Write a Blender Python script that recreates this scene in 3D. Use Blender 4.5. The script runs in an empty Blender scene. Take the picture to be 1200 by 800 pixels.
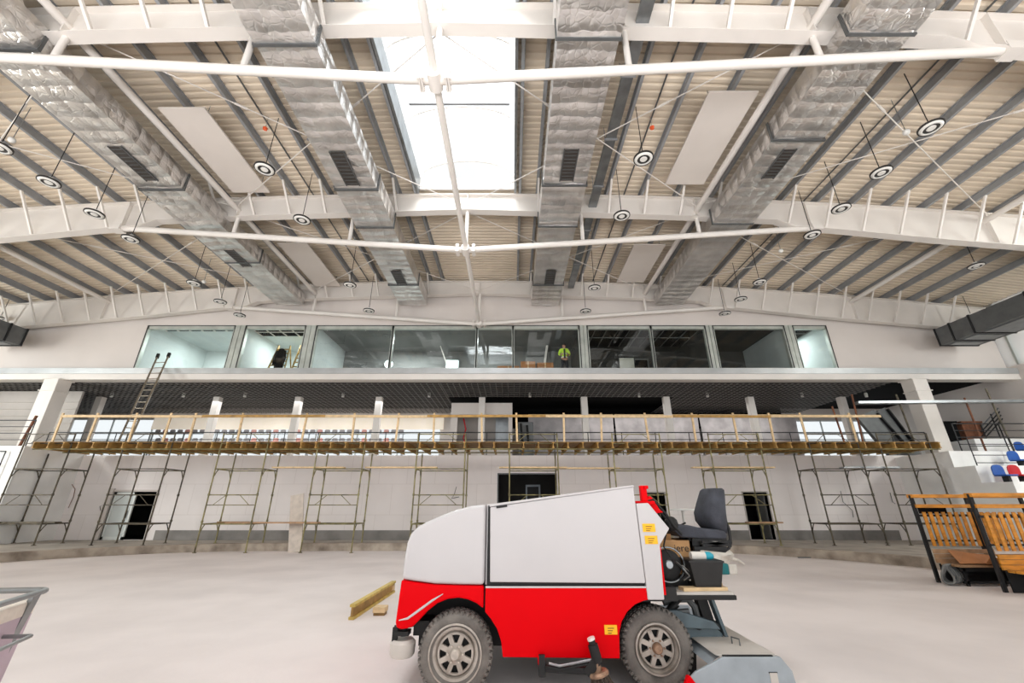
import bpy, bmesh, math, random
from mathutils import Vector, Matrix
random.seed(7)
C = bpy.context.scene.collection
PI = math.pi
ORD = ['first','second','third','fourth','fifth','sixth','seventh','eighth','ninth','tenth','eleventh','twelfth','thirteenth',
       'fourteenth','fifteenth','sixteenth','seventeenth','eighteenth','nineteenth','twentieth','twenty-first','twenty-second']
AX = -1.65                                   # the hall's ridge line (x)

# ------------------------------------------------------------------ camera
FPX, PITCH, EYE = 488.0, math.radians(21.5), 1.6
cam_d = bpy.data.cameras.new('camera'); cam_d.sensor_width = 36; cam_d.lens = 36*FPX/1200
cam_d.clip_start = 0.05; cam_d.clip_end = 300
cam = bpy.data.objects.new('camera', cam_d); C.objects.link(cam)
cam.location = (0, 0, EYE); cam.rotation_euler = (PI/2+PITCH, 0, 0)
bpy.context.scene.camera = cam
cp, sp = math.cos(PITCH), math.sin(PITCH)
def ray(x, y):
    a = (x-600)/FPX; b = (400-y)/FPX
    return (a, cp-b*sp, sp+b*cp)
def at(x, y, Y):
    r = ray(x, y); t = Y/r[1]; return Vector((r[0]*t, Y, EYE+r[2]*t))
def atz(x, y, z):
    r = ray(x, y); t = (z-EYE)/r[2]; return Vector((r[0]*t, r[1]*t, z))

# ------------------------------------------------------------------ materials
def lin(c):
    out = []
    for v in c:
        v /= 255
        out.append(v/12.92 if v <= .04045 else ((v+.055)/1.055)**2.4)
    return out
def mat(name, rgb, rough=.6, metal=0, var=.12, scale=3.0, bump=0, bscale=40, spec=.5, emit=0, stretch=None, dark=None, detail=4):
    m = bpy.data.materials.new(name); m.use_nodes = True
    nt = m.node_tree; N = nt.nodes; L = nt.links; b = N['Principled BSDF']
    c = lin(rgb)
    b.inputs['Roughness'].default_value = rough; b.inputs['Metallic'].default_value = metal
    b.inputs['Specular IOR Level'].default_value = spec
    geo = N.new('ShaderNodeNewGeometry'); src = geo.outputs['Position']
    if stretch:
        mp = N.new('ShaderNodeMapping'); mp.inputs['Scale'].default_value = stretch; L.new(src, mp.inputs[0]); src = mp.outputs[0]
    n = N.new('ShaderNodeTexNoise'); n.inputs['Scale'].default_value = scale; n.inputs['Detail'].default_value = detail
    L.new(src, n.inputs['Vector'])
    r = N.new('ShaderNodeValToRGB')
    d = lin(dark) if dark else [v*(1-var*2) for v in c]
    r.color_ramp.elements[0].color = (*d, 1); r.color_ramp.elements[1].color = (*[min(1, v*(1+var*.5)) for v in c], 1)
    r.color_ramp.elements[0].position = .28; r.color_ramp.elements[1].position = .62
    L.new(n.outputs['Fac'], r.inputs[0]); L.new(r.outputs[0], b.inputs['Base Color'])
    if bump:
        n2 = N.new('ShaderNodeTexNoise'); n2.inputs['Scale'].default_value = bscale; n2.inputs['Detail'].default_value = 3
        L.new(src, n2.inputs['Vector'])
        bp = N.new('ShaderNodeBump'); bp.inputs['Strength'].default_value = bump; bp.inputs['Distance'].default_value = .02
        L.new(n2.outputs['Fac'], bp.inputs['Height']); L.new(bp.outputs[0], b.inputs['Normal'])
    if emit:
        b.inputs['Emission Color'].default_value = (*c, 1); b.inputs['Emission Strength'].default_value = emit
    m.diffuse_color = (*c, 1)
    return m
M = {}
M['floor'] = mat('floor_concrete', (231,222,219), .75, 0, .05, .6, .15, 14, spec=.2, dark=(218,209,206), detail=6)
M['dais'] = mat('dais_concrete', (176,168,158), .85, 0, .15, 1.5, .2, 20)
M['kerb'] = mat('kerb_concrete', (168,156,142), .9, 0, .3, 2.2, .4, 15, dark=(120,108,96))
M['plaster'] = mat('plaster', (216,208,202), .8, 0, .03, .5, .05, 30, spec=.2)
M['plaster_grey'] = mat('plaster_grey', (188,182,176), .85, 0, .08, .8, .05, 30, spec=.2)
M['baseboard'] = mat('baseboard_grey', (140,136,132), .8, 0, .2, 1.2)
M['steel_white'] = mat('white_steel', (226,220,213), .45, 0, .03, 1.0, spec=.4)
M['deck'] = mat('roof_deck', (222,208,188), .55, .0, .05, .8, spec=.35)
M['purlin'] = mat('purlin_steel', (150,152,154), .5, .1, .08, 2.0)
M['galv'] = mat('galvanised_steel', (150,154,156), .38, .85, .12, 3.0)
M['galv_dark'] = mat('dull_duct_steel', (104,106,106), .5, .5, .1, 3.0)
M['vent_dark'] = mat('vent_dark', (66,60,56), .6, .2, .2, 9, stretch=(1,6,1))
M['panel_white'] = mat('panel_white', (224,216,208), .5, 0, .02, 1)
M['lamp_white'] = mat('lamp_white', (228,226,220), .4, 0, .02, 5)
M['lamp_dark'] = mat('lamp_dark', (42,40,38), .5, 0, .1, 8)
M['black'] = mat('black_steel', (26,27,29), .5, .2, .1, 6)
M['rubber'] = mat('black_rubber', (20,20,20), .7, 0, .1, 10)
M['lattice'] = mat('lattice_black', (112,108,104), .5, .2, .1, 4)
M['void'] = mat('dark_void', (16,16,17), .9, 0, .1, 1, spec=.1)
M['frame'] = mat('window_frame_metal', (186,190,182), .45, .3, .1, 2)
M['frame_dark'] = mat('window_seal', (35,38,38), .5, 0, .1, 4)
M['ledge'] = mat('ledge_metal', (188,190,190), .4, .5, .08, 1.2)
M['room_white'] = mat('room_white', (206,212,210), .8, 0, .06, .7, spec=.2)
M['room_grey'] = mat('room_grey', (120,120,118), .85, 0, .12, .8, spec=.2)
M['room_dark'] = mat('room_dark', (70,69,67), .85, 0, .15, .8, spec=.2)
M['wood'] = mat('formwork_timber', (178,138,74), .65, 0, .2, 5, stretch=(1,1,1))
M['wood_pale'] = mat('pale_timber', (222,192,148), .65, 0, .12, 6)
M['wood_dark'] = mat('shadowed_timber', (150,118,70), .7, 0, .25, 4)
M['beam_yellow'] = mat('yellow_beam', (208,180,96), .6, 0, .15, 6)
M['wood_orange'] = mat('varnished_pine', (212,140,46), .45, 0, .2, 4, stretch=(1,1,3))
M['wood_brown'] = mat('dusty_planks', (180,142,106), .6, 0, .2, 5)
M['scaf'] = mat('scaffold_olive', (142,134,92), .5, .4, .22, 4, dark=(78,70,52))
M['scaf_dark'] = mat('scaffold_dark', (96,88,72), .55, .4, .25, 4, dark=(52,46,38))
M['rust'] = mat('rusty_steel', (120,74,50), .7, .2, .25, 6)
M['veh_white'] = mat('vehicle_white', (201,197,197), .35, 0, .015, 1.5, spec=.2)
M['veh_red'] = mat('vehicle_red', (226,0,12), .4, 0, .02, 2.0, spec=.06)
M['veh_grey'] = mat('vehicle_bluegrey', (164,172,178), .4, .1, .08, 5)
M['veh_grey_dark'] = mat('vehicle_dark_bluegrey', (94,108,114), .45, .2, .15, 6)
M['veh_cover'] = mat('cover_dusty', (205,198,190), .55, .1, .06, 4)
M['chassis'] = mat('chassis_black', (22,21,21), .6, .1, .2, 8)
M['tyre'] = mat('tyre_dusty', (118,112,106), .9, 0, .3, 5, .3, 60, dark=(84,79,75))
M['rim'] = mat('rim_dusty', (188,178,168), .5, .25, .12, 9, dark=(152,141,130))
M['hub'] = mat('hub_cap', (205,194,182), .45, .2, .15, 14)
M['hub_rust'] = mat('hub_rusty', (166,134,110), .5, .4, .3, 20)
M['seat'] = mat('seat_fabric', (60,62,70), .8, 0, .2, 7, .2, 60)
M['plastic_blk'] = mat('black_plastic', (26,24,23), .5, 0, .25, 12)
M['yellow'] = mat('sticker_yellow', (250,186,8), .5, 0, .02, 5)
M['ink'] = mat('sticker_ink', (110,70,20), .6, 0, .02, 5)
M['card'] = mat('cardboard', (206,158,108), .8, 0, .08, 5)
M['card_dark'] = mat('cardboard_brown', (176,118,72), .8, 0, .1, 3)
M['bristle'] = mat('bristle_fibre', (92,80,70), .8, 0, .3, 40)
M['teal'] = mat('teal_plastic', (24,120,124), .45, 0, .1, 6)
M['cyan'] = mat('cyan_plastic', (40,160,180), .4, 0, .1, 6)
M['sack'] = mat('white_sack', (226,220,210), .7, 0, .06, 8, .3, 20)
M['trolley'] = mat('trolley_steel', (150,152,152), .35, .6, .08, 8)
M['tub'] = mat('lilac_tub', (196,176,188), .5, 0, .05, 5)
M['tub_fill'] = mat('dusty_white_fill', (232,222,210), .8, 0, .06, 12, .4, 20)
M['hivis'] = mat('hivis_lime', (196,232,60), .7, 0, .06, 12, emit=.05)
M['reflective'] = mat('reflective_tape', (220,222,214), .3, .2, .03, 12)
M['trousers'] = mat('navy_trousers', (26,28,36), .8, 0, .1, 12)
M['skin'] = mat('skin', (190,138,112), .6, 0, .06, 12)
M['hair'] = mat('dark_hair', (28,22,20), .7, 0, .1, 30)
M['seat_blue'] = mat('seat_blue', (18,84,168), .4, 0, .06, 6)
M['seat_red'] = mat('seat_red', (206,22,40), .4, 0, .06, 6)
M['sheet'] = mat('plastic_sheet', (178,172,172), .35, 0, .15, 1.6, .5, 3)
M['sheet_white'] = mat('cream_glow_sheet', (240,228,210), .7, 0, .06, 1.2, emit=.35)  # cloth given its own glow, as if daylight came through
M['seat_faded'] = mat('seat_faded_grey', (150,146,146), .5, 0, .05, 4)
M['seat_faded_red'] = mat('seat_faded_red', (206,150,140), .5, 0, .05, 4)
M['glow'] = mat('glare_white', (235,250,250), .5, 0, .01, 5, emit=2.2)  # self-lit white that stands in for glare in the gallery
M['orange'] = mat('orange_plastic', (232,96,50), .5, 0, .05, 10)
M['red_paint'] = mat('red_paint', (214,20,28), .4, 0, .05, 10)
M['board'] = mat('gypsum_board', (206,194,182), .85, 0, .1, 5)
M['ladder'] = mat('ladder_aluminium', (150,140,124), .45, .5, .15, 8)
M['ladder_gold'] = mat('ladder_timber', (176,146,84), .6, 0, .2, 8)
M['door_white'] = mat('door_white', (216,220,216), .4, 0, .03, 3)
M['stand_white'] = mat('stand_white', (244,244,242), .7, 0, .05, 1)
M['screen_white'] = mat('paper_white', (226,222,206), .6, 0, .03, 3)

def panel_wall():                                # painted board wall with faint joints
    m = mat('panelled_wall', (243,236,233), .75, 0, .03, .7, spec=.2)
    nt = m.node_tree; N = nt.nodes; L = nt.links; b = N['Principled BSDF']
    geo = N.new('ShaderNodeNewGeometry'); sep = N.new('ShaderNodeSeparateXYZ'); L.new(geo.outputs['Position'], sep.inputs[0])
    cmb = N.new('ShaderNodeCombineXYZ'); L.new(sep.outputs['X'], cmb.inputs[0]); L.new(sep.outputs['Z'], cmb.inputs[1])
    mp = N.new('ShaderNodeMapping'); mp.inputs['Location'].default_value = (.3, .03, 0); L.new(cmb.outputs[0], mp.inputs[0])
    br = N.new('ShaderNodeTexBrick'); br.offset = .5
    br.inputs['Scale'].default_value = 1; br.inputs['Brick Width'].default_value = 1.25; br.inputs['Row Height'].default_value = 1.26
    br.inputs['Mortar Size'].default_value = .012; br.inputs['Color1'].default_value = (1,1,1,1); br.inputs['Color2'].default_value = (.97,.97,.97,1)
    br.inputs['Mortar'].default_value = (.87,.86,.85,1); L.new(mp.outputs[0], br.inputs['Vector'])
    mx = N.new('ShaderNodeMix'); mx.data_type = 'RGBA'; mx.blend_type = 'MULTIPLY'; mx.inputs[0].default_value = 1
    old = b.inputs['Base Color'].links[0].from_socket
    L.new(old, mx.inputs[6]); L.new(br.outputs['Color'], mx.inputs[7]); L.new(mx.outputs[2], b.inputs['Base Color'])
    return m
M['panel_wall'] = panel_wall()
def foil():
    m = bpy.data.materials.new('foil_insulation'); m.use_nodes = True
    nt = m.node_tree; N = nt.nodes; L = nt.links; b = N['Principled BSDF']
    b.inputs['Metallic'].default_value = .9; b.inputs['Roughness'].default_value = .3
    geo = N.new('ShaderNodeNewGeometry')
    n = N.new('ShaderNodeTexNoise'); n.inputs['Scale'].default_value = 1.1; n.inputs['Detail'].default_value = 6; L.new(geo.outputs['Position'], n.inputs['Vector'])
    r = N.new('ShaderNodeValToRGB'); r.color_ramp.elements[0].color = (.62,.60,.585,1); r.color_ramp.elements[1].color = (.93,.905,.88,1)
    r.color_ramp.elements[0].position = .32; r.color_ramp.elements[1].position = .66
    L.new(n.outputs['Fac'], r.inputs[0]); L.new(r.outputs[0], b.inputs['Base Color'])
    # quilted cells with creased folds between pins
    nd = N.new('ShaderNodeTexNoise'); nd.inputs['Scale'].default_value = 2.2; nd.inputs['Detail'].default_value = 2; L.new(geo.outputs['Position'], nd.inputs['Vector'])
    vm = N.new('ShaderNodeVectorMath'); vm.operation = 'MULTIPLY_ADD'; L.new(nd.outputs['Color'], vm.inputs[0]); vm.inputs[1].default_value = (.22,.22,.22); L.new(geo.outputs['Position'], vm.inputs[2])
    v = N.new('ShaderNodeTexVoronoi'); v.feature = 'F1'; v.inputs['Scale'].default_value = 2.3; v.inputs['Randomness'].default_value = .6; L.new(vm.outputs[0], v.inputs['Vector'])
    v2 = N.new('ShaderNodeTexVoronoi'); v2.feature = 'DISTANCE_TO_EDGE'; v2.inputs['Scale'].default_value = 5.5; L.new(vm.outputs[0], v2.inputs['Vector'])
    m2 = N.new('ShaderNodeMath'); m2.operation = 'MINIMUM'; L.new(v2.outputs['Distance'], m2.inputs[0]); m2.inputs[1].default_value = .12
    sp = N.new('ShaderNodeSeparateXYZ'); L.new(vm.outputs[0], sp.inputs[0])
    xz = N.new('ShaderNodeMath'); xz.operation = 'ADD'; L.new(sp.outputs['X'], xz.inputs[0]); L.new(sp.outputs['Z'], xz.inputs[1])
    def wavy(src, k):
        a = N.new('ShaderNodeMath'); a.operation = 'MULTIPLY'; L.new(src, a.inputs[0]); a.inputs[1].default_value = k
        b_ = N.new('ShaderNodeMath'); b_.operation = 'SINE'; L.new(a.outputs[0], b_.inputs[0])
        c_ = N.new('ShaderNodeMath'); c_.operation = 'ABSOLUTE'; L.new(b_.outputs[0], c_.inputs[0]); return c_.outputs[0]
    pil = N.new('ShaderNodeMath'); pil.operation = 'MULTIPLY_ADD'; L.new(wavy(xz.outputs[0], 6.8), pil.inputs[0]); pil.inputs[1].default_value = .55; L.new(wavy(sp.outputs['Y'], 7.4), pil.inputs[2])
    ma = N.new('ShaderNodeMath'); ma.operation = 'MULTIPLY_ADD'; L.new(m2.outputs[0], ma.inputs[0]); ma.inputs[1].default_value = 1.3; L.new(pil.outputs[0], ma.inputs[2])
    bp = N.new('ShaderNodeBump'); bp.inputs['Strength'].default_value = .55; bp.inputs['Distance'].default_value = .07
    L.new(ma.outputs[0], bp.inputs['Height']); L.new(bp.outputs[0], b.inputs['Normal'])
    return m
M['foil'] = foil()
def glass(name, refl=1.0, tint=(.93,.97,.96)):
    m = bpy.data.materials.new(name); m.use_nodes = True
    nt = m.node_tree; N = nt.nodes; L = nt.links; N.remove(N['Principled BSDF'])
    t = N.new('ShaderNodeBsdfTransparent'); t.inputs[0].default_value = (*tint, 1)
    g = N.new('ShaderNodeBsdfGlossy'); g.inputs['Roughness'].default_value = .01; g.inputs[0].default_value = (.95,1,.99,1)
    geo = N.new('ShaderNodeNewGeometry'); dt = N.new('ShaderNodeVectorMath'); dt.operation = 'DOT_PRODUCT'
    L.new(geo.outputs['Incoming'], dt.inputs[0]); L.new(geo.outputs['Normal'], dt.inputs[1])
    ab = N.new('ShaderNodeMath'); ab.operation = 'ABSOLUTE'; L.new(dt.outputs['Value'], ab.inputs[0])
    on = N.new('ShaderNodeMath'); on.operation = 'SUBTRACT'; on.inputs[0].default_value = 1; L.new(ab.outputs[0], on.inputs[1])
    pw = N.new('ShaderNodeMath'); pw.operation = 'POWER'; L.new(on.outputs[0], pw.inputs[0]); pw.inputs[1].default_value = 5
    n = N.new('ShaderNodeTexNoise'); n.inputs['Scale'].default_value = .8
    nm = N.new('ShaderNodeMath'); nm.operation = 'MULTIPLY_ADD'; L.new(n.outputs['Fac'], nm.inputs[0]); nm.inputs[1].default_value = .02; nm.inputs[2].default_value = .055*refl
    ma = N.new('ShaderNodeMath'); ma.operation = 'MULTIPLY_ADD'; L.new(pw.outputs[0], ma.inputs[0]); ma.inputs[1].default_value = .9; L.new(nm.outputs[0], ma.inputs[2])
    x = N.new('ShaderNodeMixShader'); L.new(ma.outputs[0], x.inputs[0]); L.new(t.outputs[0], x.inputs[1]); L.new(g.outputs[0], x.inputs[2])
    L.new(x.outputs[0], N['Material Output'].inputs[0])
    return m
M['glass'] = glass('window_glass')
def polycarb():
    m = bpy.data.materials.new('skylight_polycarbonate'); m.use_nodes = True
    nt = m.node_tree; N = nt.nodes; L = nt.links; N.remove(N['Principled BSDF'])
    t = N.new('ShaderNodeBsdfTransparent'); t.inputs[0].default_value = (.96,.97,.97,1)
    tr = N.new('ShaderNodeBsdfTranslucent'); tr.inputs[0].default_value = (.95,.96,.96,1)
    n = N.new('ShaderNodeTexNoise'); n.inputs['Scale'].default_value = 2
    x = N.new('ShaderNodeMixShader'); x.inputs[0].default_value = .35; L.new(t.outputs[0], x.inputs[1]); L.new(tr.outputs[0], x.inputs[2])
    L.new(x.outputs[0], N['Material Output'].inputs[0])
    return m
M['polycarb'] = polycarb()

# ------------------------------------------------------------------ mesh builder
class MB:
    def __init__(s): s.v = []; s.f = []
    def add(s, vs, fs):
        o = len(s.v); s.v += [Vector(p) for p in vs]; s.f += [tuple(i+o for i in f) for f in fs]; return s
    def box(s, x0, x1, y0, y1, z0, z1):
        return s.add([(x0,y0,z0),(x1,y0,z0),(x1,y1,z0),(x0,y1,z0),(x0,y0,z1),(x1,y0,z1),(x1,y1,z1),(x0,y1,z1)],
                     [(0,3,2,1),(4,5,6,7),(0,1,5,4),(1,2,6,5),(2,3,7,6),(3,0,4,7)])
    def bar(s, p, q, w, h, up=(0,0,1)):
        p = Vector(p); q = Vector(q); d = (q-p).normalized(); up = Vector(up)
        if abs(d.dot(up)) > .99: up = Vector((0,1,0))
        r = d.cross(up).normalized()*w/2; u = r.cross(d).normalized()*h/2
        vs = [p-r-u, p+r-u, p+r+u, p-r+u, q-r-u, q+r-u, q+r+u, q-r+u]
        return s.add(vs, [(0,1,2,3),(7,6,5,4),(0,4,5,1),(1,5,6,2),(2,6,7,3),(3,7,4,0)])
    def tube(s, pts, r, n=8, closed=False):
        pts = [Vector(p) for p in pts]; k = len(pts); rr = r if isinstance(r, (list, tuple)) else [r]*k
        rings = []
        ref = None
        for i, p in enumerate(pts):
            a = pts[i-1] if (i > 0 or closed) else p; b = pts[(i+1) % k] if (i < k-1 or closed) else p
            d = (b-a).normalized()
            if ref is None: ref = Vector((0,0,1)) if abs(d.z) < .9 else Vector((1,0,0))
            u = (ref - d*ref.dot(d)).normalized(); w = d.cross(u); ref = u
            rings.append([p+(u*math.cos(t)+w*math.sin(t))*rr[i] for t in [2*PI*j/n for j in range(n)]])
        vs = [p for R in rings for p in R]; fs = []
        for i in range(k if closed else k-1):
            a = i*n; b = ((i+1) % k)*n
            for j in range(n): fs.append((a+j, a+(j+1) % n, b+(j+1) % n, b+j))
        if not closed: fs += [tuple(range(n-1,-1,-1)), tuple((k-1)*n+j for j in range(n))]
        return s.add(vs, fs)
    def prism(s, poly, y0, y1):                     # (x, z) outline run along y
        n = len(poly)
        vs = [(x,y0,z) for x,z in poly]+[(x,y1,z) for x,z in poly]
        return s.add(vs, [tuple(range(n)), tuple(range(2*n-1,n-1,-1))]+[(i,n+i,n+(i+1)%n,(i+1)%n) for i in range(n)])
    def prism_z(s, poly, z0, z1):                   # (x, y) outline run along z
        n = len(poly)
        vs = [(x,y,z0) for x,y in poly]+[(x,y,z1) for x,y in poly]
        return s.add(vs, [tuple(range(n-1,-1,-1)), tuple(range(n,2*n))]+[(i,(i+1)%n,n+(i+1)%n,n+i) for i in range(n)])
    def lathe(s, prof, o, axis=(0,0,1), n=24, cap=True):
        o = Vector(o); a = Vector(axis).normalized(); u = Vector((1,0,0)) if abs(a.x) < .9 else Vector((0,0,1))
        u = (u-a*u.dot(a)).normalized(); w = a.cross(u)
        vs = []
        for r, h in prof:
            vs += [o+a*h+(u*math.cos(2*PI*j/n)+w*math.sin(2*PI*j/n))*r for j in range(n)]
        fs = []
        for i in range(len(prof)-1):
            for j in range(n): fs.append((i*n+j, i*n+(j+1)%n, (i+1)*n+(j+1)%n, (i+1)*n+j))
        if cap: fs += [tuple(range(n-1,-1,-1)), tuple((len(prof)-1)*n+j for j in range(n))]
        return s.add(vs, fs)
    def ball(s, c, r, n=12):
        r = r if isinstance(r, (tuple,list)) else (r,r,r); c = Vector(c); m = n//2
        vs = [c+Vector((r[0]*math.sin(PI*(i+.001)/(m+.002))*math.cos(2*PI*j/n), r[1]*math.sin(PI*(i+.001)/(m+.002))*math.sin(2*PI*j/n), r[2]*math.cos(PI*i/m))) for i in range(m+1) for j in range(n)]
        fs = [(i*n+j, (i+1)*n+j, (i+1)*n+(j+1)%n, i*n+(j+1)%n) for i in range(m) for j in range(n)]
        return s.add(vs, fs)
    def quad(s, *p): return s.add(p, [tuple(range(len(p)))])
    def build(s, name, m, parent=None, bevel=0, smooth=False, seg=2, label=None):
        off = wloc(parent) if parent else Vector((0,0,0))
        me = bpy.data.meshes.new(name); me.from_pydata([tuple(p-off) for p in s.v], [], s.f)
        bm = bmesh.new(); bm.from_mesh(me)
        bmesh.ops.recalc_face_normals(bm, faces=bm.faces)
        bm.to_mesh(me); bm.free()
        me.materials.append(m if not isinstance(m, str) else M[m])
        if smooth:
            for p in me.polygons: p.use_smooth = True
        o = bpy.data.objects.new(name, me); C.objects.link(o)
        if smooth:
            md = o.modifiers.new('split', 'EDGE_SPLIT'); md.split_angle = math.radians(38)
        if bevel:
            md = o.modifiers.new('round', 'BEVEL'); md.width = bevel; md.segments = seg; md.limit_method = 'ANGLE'; md.angle_limit = math.radians(35)
        if parent: o.parent = parent
        if label: o['label'] = label
        return o
def wloc(o):
    v = Vector((0,0,0))
    while o is not None: v = v+Vector(o.location); o = o.parent
    return v
def tag(o, label, cat, group=None, kind=None):
    o['label'] = label; o['category'] = cat
    if group: o['group'] = group
    if kind: o['kind'] = kind
    return o
def thing(name, label, cat, loc, group=None):
    o = bpy.data.objects.new(name, None); C.objects.link(o); o.location = loc; o.empty_display_size = .2
    return tag(o, label, cat, group)
def struct(o): o['kind'] = 'structure'; return o
def dup(root, loc, label, group=None):
    r = root.copy(); C.objects.link(r); r.location = loc; r['label'] = label
    if group: r['group'] = group
    for ch in list(root.children):
        c = ch.copy(); C.objects.link(c); c.parent = r
        for g in list(ch.children):
            d = g.copy(); C.objects.link(d); d.parent = c
    return r

# ------------------------------------------------------------------ setting: floor, dais, kerb
struct(MB().box(-34, 32, -16, 32, -.3, 0).build('floor', 'floor'))
kerb = []
for i in range(15):
    t = math.radians(180-90*i/14); kerb.append((-9.2+7.5*math.cos(t), 10.1+7.5*math.sin(t)))
for i in range(15):
    t = math.radians(90-90*i/14); kerb.append((4.1+8.0*math.cos(t), 9.7+8.0*math.sin(t)))
kerb = [(-16.7, 4.0)]+kerb+[(12.1, 6.5)]
d = MB()
for (xa,ya),(xb,yb) in zip(kerb[1:-1], kerb[2:-1]):
    d.add([(xa,ya+.1,0),(xb,yb+.1,0),(xb,19.5,0),(xa,19.5,0),(xa,ya+.1,.24),(xb,yb+.1,.24),(xb,19.5,.24),(xa,19.5,.24)],
          [(4,5,6,7),(0,1,5,4),(2,3,7,6)])
d.box(-30,-16.7,4,19.5,0,.24); d.box(12.1,27,6.5,19.5,0,.24)
struct(d.build('floor_dais', 'dais'))
k = MB()
def off(i, w):
    a = Vector(kerb[max(0,i-1)]); b = Vector(kerb[min(len(kerb)-1,i+1)]); t = (b-a).normalized(); n = Vector((-t.y, t.x)); return Vector(kerb[i])+n*w
for i in range(len(kerb)-1):
    a,b = kerb[i],kerb[i+1]; c,e = off(i,.34),off(i+1,.34)
    k.add([(a[0],a[1],-.02),(b[0],b[1],-.02),(e.x,e.y,-.02),(c.x,c.y,-.02),(a[0],a[1],.26),(b[0],b[1],.26),(e.x,e.y,.26),(c.x,c.y,.26)],
          [(4,5,6,7),(0,1,5,4),(2,3,7,6)])
struct(k.build('trim_1', 'kerb'))

# ------------------------------------------------------------------ walls
def holed(x0, x1, z0, z1, holes, y0, y1):
    m = MB(); xs = sorted({x0,x1}|{h[0] for h in holes}|{h[1] for h in holes})
    for a,b in zip(xs, xs[1:]):
        z = z0
        for h in sorted([h for h in holes if h[0] <= a+1e-6 and h[1] >= b-1e-6], key=lambda h: h[2]):
            if h[2] > z+1e-6: m.box(a,b,y0,y1,z,h[2])
            z = h[3]
        if z1 > z+1e-6: m.box(a,b,y0,y1,z,z1)
    return m
WB = 19.5
DOORS = [(-17.5,-15.55,.25,2.25), (-.6,1.95,.25,2.9), (5.9,6.7,.25,2.12), (10.15,11.2,.25,2.14)]
struct(holed(-25, 23, .2, 3.72, DOORS, WB, WB+.2).build('wall_back', 'panel_wall'))
bb = MB()
for a,b in ((-15.2,-.65),(2.0,5.85),(6.75,10.1),(11.25,16.5)): bb.box(a,b,WB-.03,WB-.001,.24,.62)
struct(bb.build('baseboard_back', 'baseboard'))
cor = MB(); cor.box(-25,23,23.0,23.1,0,3.5); cor.box(-25,23,WB+.2,23,.1,.2)
struct(cor.build('wall_corridor', 'room_dark'))
struct(MB().box(-32,24.5,WB+.21,27.2,3.5,3.715).build('floor_gallery', 'plaster_grey'))
# gallery back wall with bright windows
GB = 27.0
gw = holed(-34, 32, 3.72, 7.6, [(-28.5,-4.6,4.3,6.85), (17.5,30,4.3,6.75)], GB, GB+.15)
struct(gw.build('wall_gallery', 'plaster'))
for n,(a,b,z1) in enumerate(((-28.5,-4.6,6.85),(17.5,30,6.75)), 20):
    w = struct(thing('window_%d'%n, 'x', 'x', (a,GB,4.3)));  del w['label']; del w['category']
    f = MB(); kx = max(2, int((b-a)/2.4))
    for i in range(kx+1): x = a+(b-a)*i/kx; f.box(x-.03,x+.03,GB+.02,GB+.1,4.3,z1)
    for z in (4.75,5.3,5.42,5.9,z1-.05): f.box(a,b,GB+.02,GB+.1,z-.02,z+.03)
    f.build('window_frame', 'room_white', w)
    MB().box(a,b,GB+.11,GB+.12,4.3,z1).build('window_pane', 'polycarb', w)
# dark soffit above the lattice and fascia at the front of the slab
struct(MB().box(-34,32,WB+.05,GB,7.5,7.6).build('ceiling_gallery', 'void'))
struct(MB().box(-34,32,WB-.35,WB+.15,7.2,7.48).build('trim_2', 'steel_white'))
struct(MB().box(-34,32,WB-.40,WB+.15,7.48,7.76).build('trim_3', 'ledge'))
# upper wall
ztop = lambda x: 12.47-.0024*(x-AX)**2
GX0, GX1, GZ0, GZ1 = -18.55, 16.0, 7.76, 10.16
uw = holed(-34, 32, 7.76, 10.6, [(GX0,GX1,GZ0,GZ1)], WB, WB+.2)
xs = [-34+66*i/44 for i in range(45)]
for a,b in zip(xs, xs[1:]):
    uw.add([(a,WB,10.6),(b,WB,10.6),(b,WB+.2,10.6),(a,WB+.2,10.6),(a,WB,max(10.61,ztop(a)+.3)),(b,WB,max(10.61,ztop(b)+.3)),(b,WB+.2,max(10.61,ztop(b)+.3)),(a,WB+.2,max(10.61,ztop(a)+.3))],
           [(0,1,5,4),(3,2,6,7),(4,5,6,7)])
struct(uw.build('wall_back_upper', 'plaster'))
# side walls: solid below, bright glazing above
for s, X, nm, n in ((-1,-30,'left',30), (1,24.3,'right',31)):
    w = MB(); x0, x1 = (X-.2, X) if s < 0 else (X, X+.2)
    w.box(x0,x1,-6,GB,0,7.9); w.box(x0,x1,-6,19.5,11.1,11.3)
    struct(w.build('wall_'+nm, 'plaster'))
    g = struct(thing('window_%d'%n, 'x', 'x', (X,6,7.9))); del g['label']; del g['category']
    f = MB()
    for i in range(12): y = -5+24*i/11; f.box(x0,x1,y-.05,y+.05,7.9,11.1)
    f.build('window_frame', 'frame', g)
    MB().box(X-.01,X+.01,-6,19.5,7.9,11.1).build('window_pane', 'polycarb', g)

# ------------------------------------------------------------------ roof deck (corrugated sheet), skylight opening
SX0, SX1, SY0, SY1 = -3.5, .12, .6, 12.45
def deck(mb, xa, xb, ya, yb):
    n = max(1, int(abs(xb-xa)/1.3)); X = [xa+(xb-xa)*i/n for i in range(n+1)]
    P = .22; Ys = []; y = ya
    while y < yb-1e-6:
        for dy, h in ((0,0),(.10,0),(.125,.045),(.195,.045)):
            if y+dy <= yb: Ys.append((y+dy, h))
        y += P
    Ys.append((yb, 0))
    vs = [(x, yy, ztop(x)+.27+h) for yy,h in Ys for x in X]; w = n+1
    mb.add(vs, [(j*w+i, j*w+i+1, (j+1)*w+i+1, (j+1)*w+i) for j in range(len(Ys)-1) for i in range(n)])
dk = MB(); deck(dk, -31, SX0, -4, 19.62); deck(dk, SX1, 28, -4, 19.62); deck(dk, SX0, SX1, SY1, 19.62); deck(dk, SX0, SX1, -4, SY0)
struct(dk.build('ceiling', 'deck'))
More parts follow.
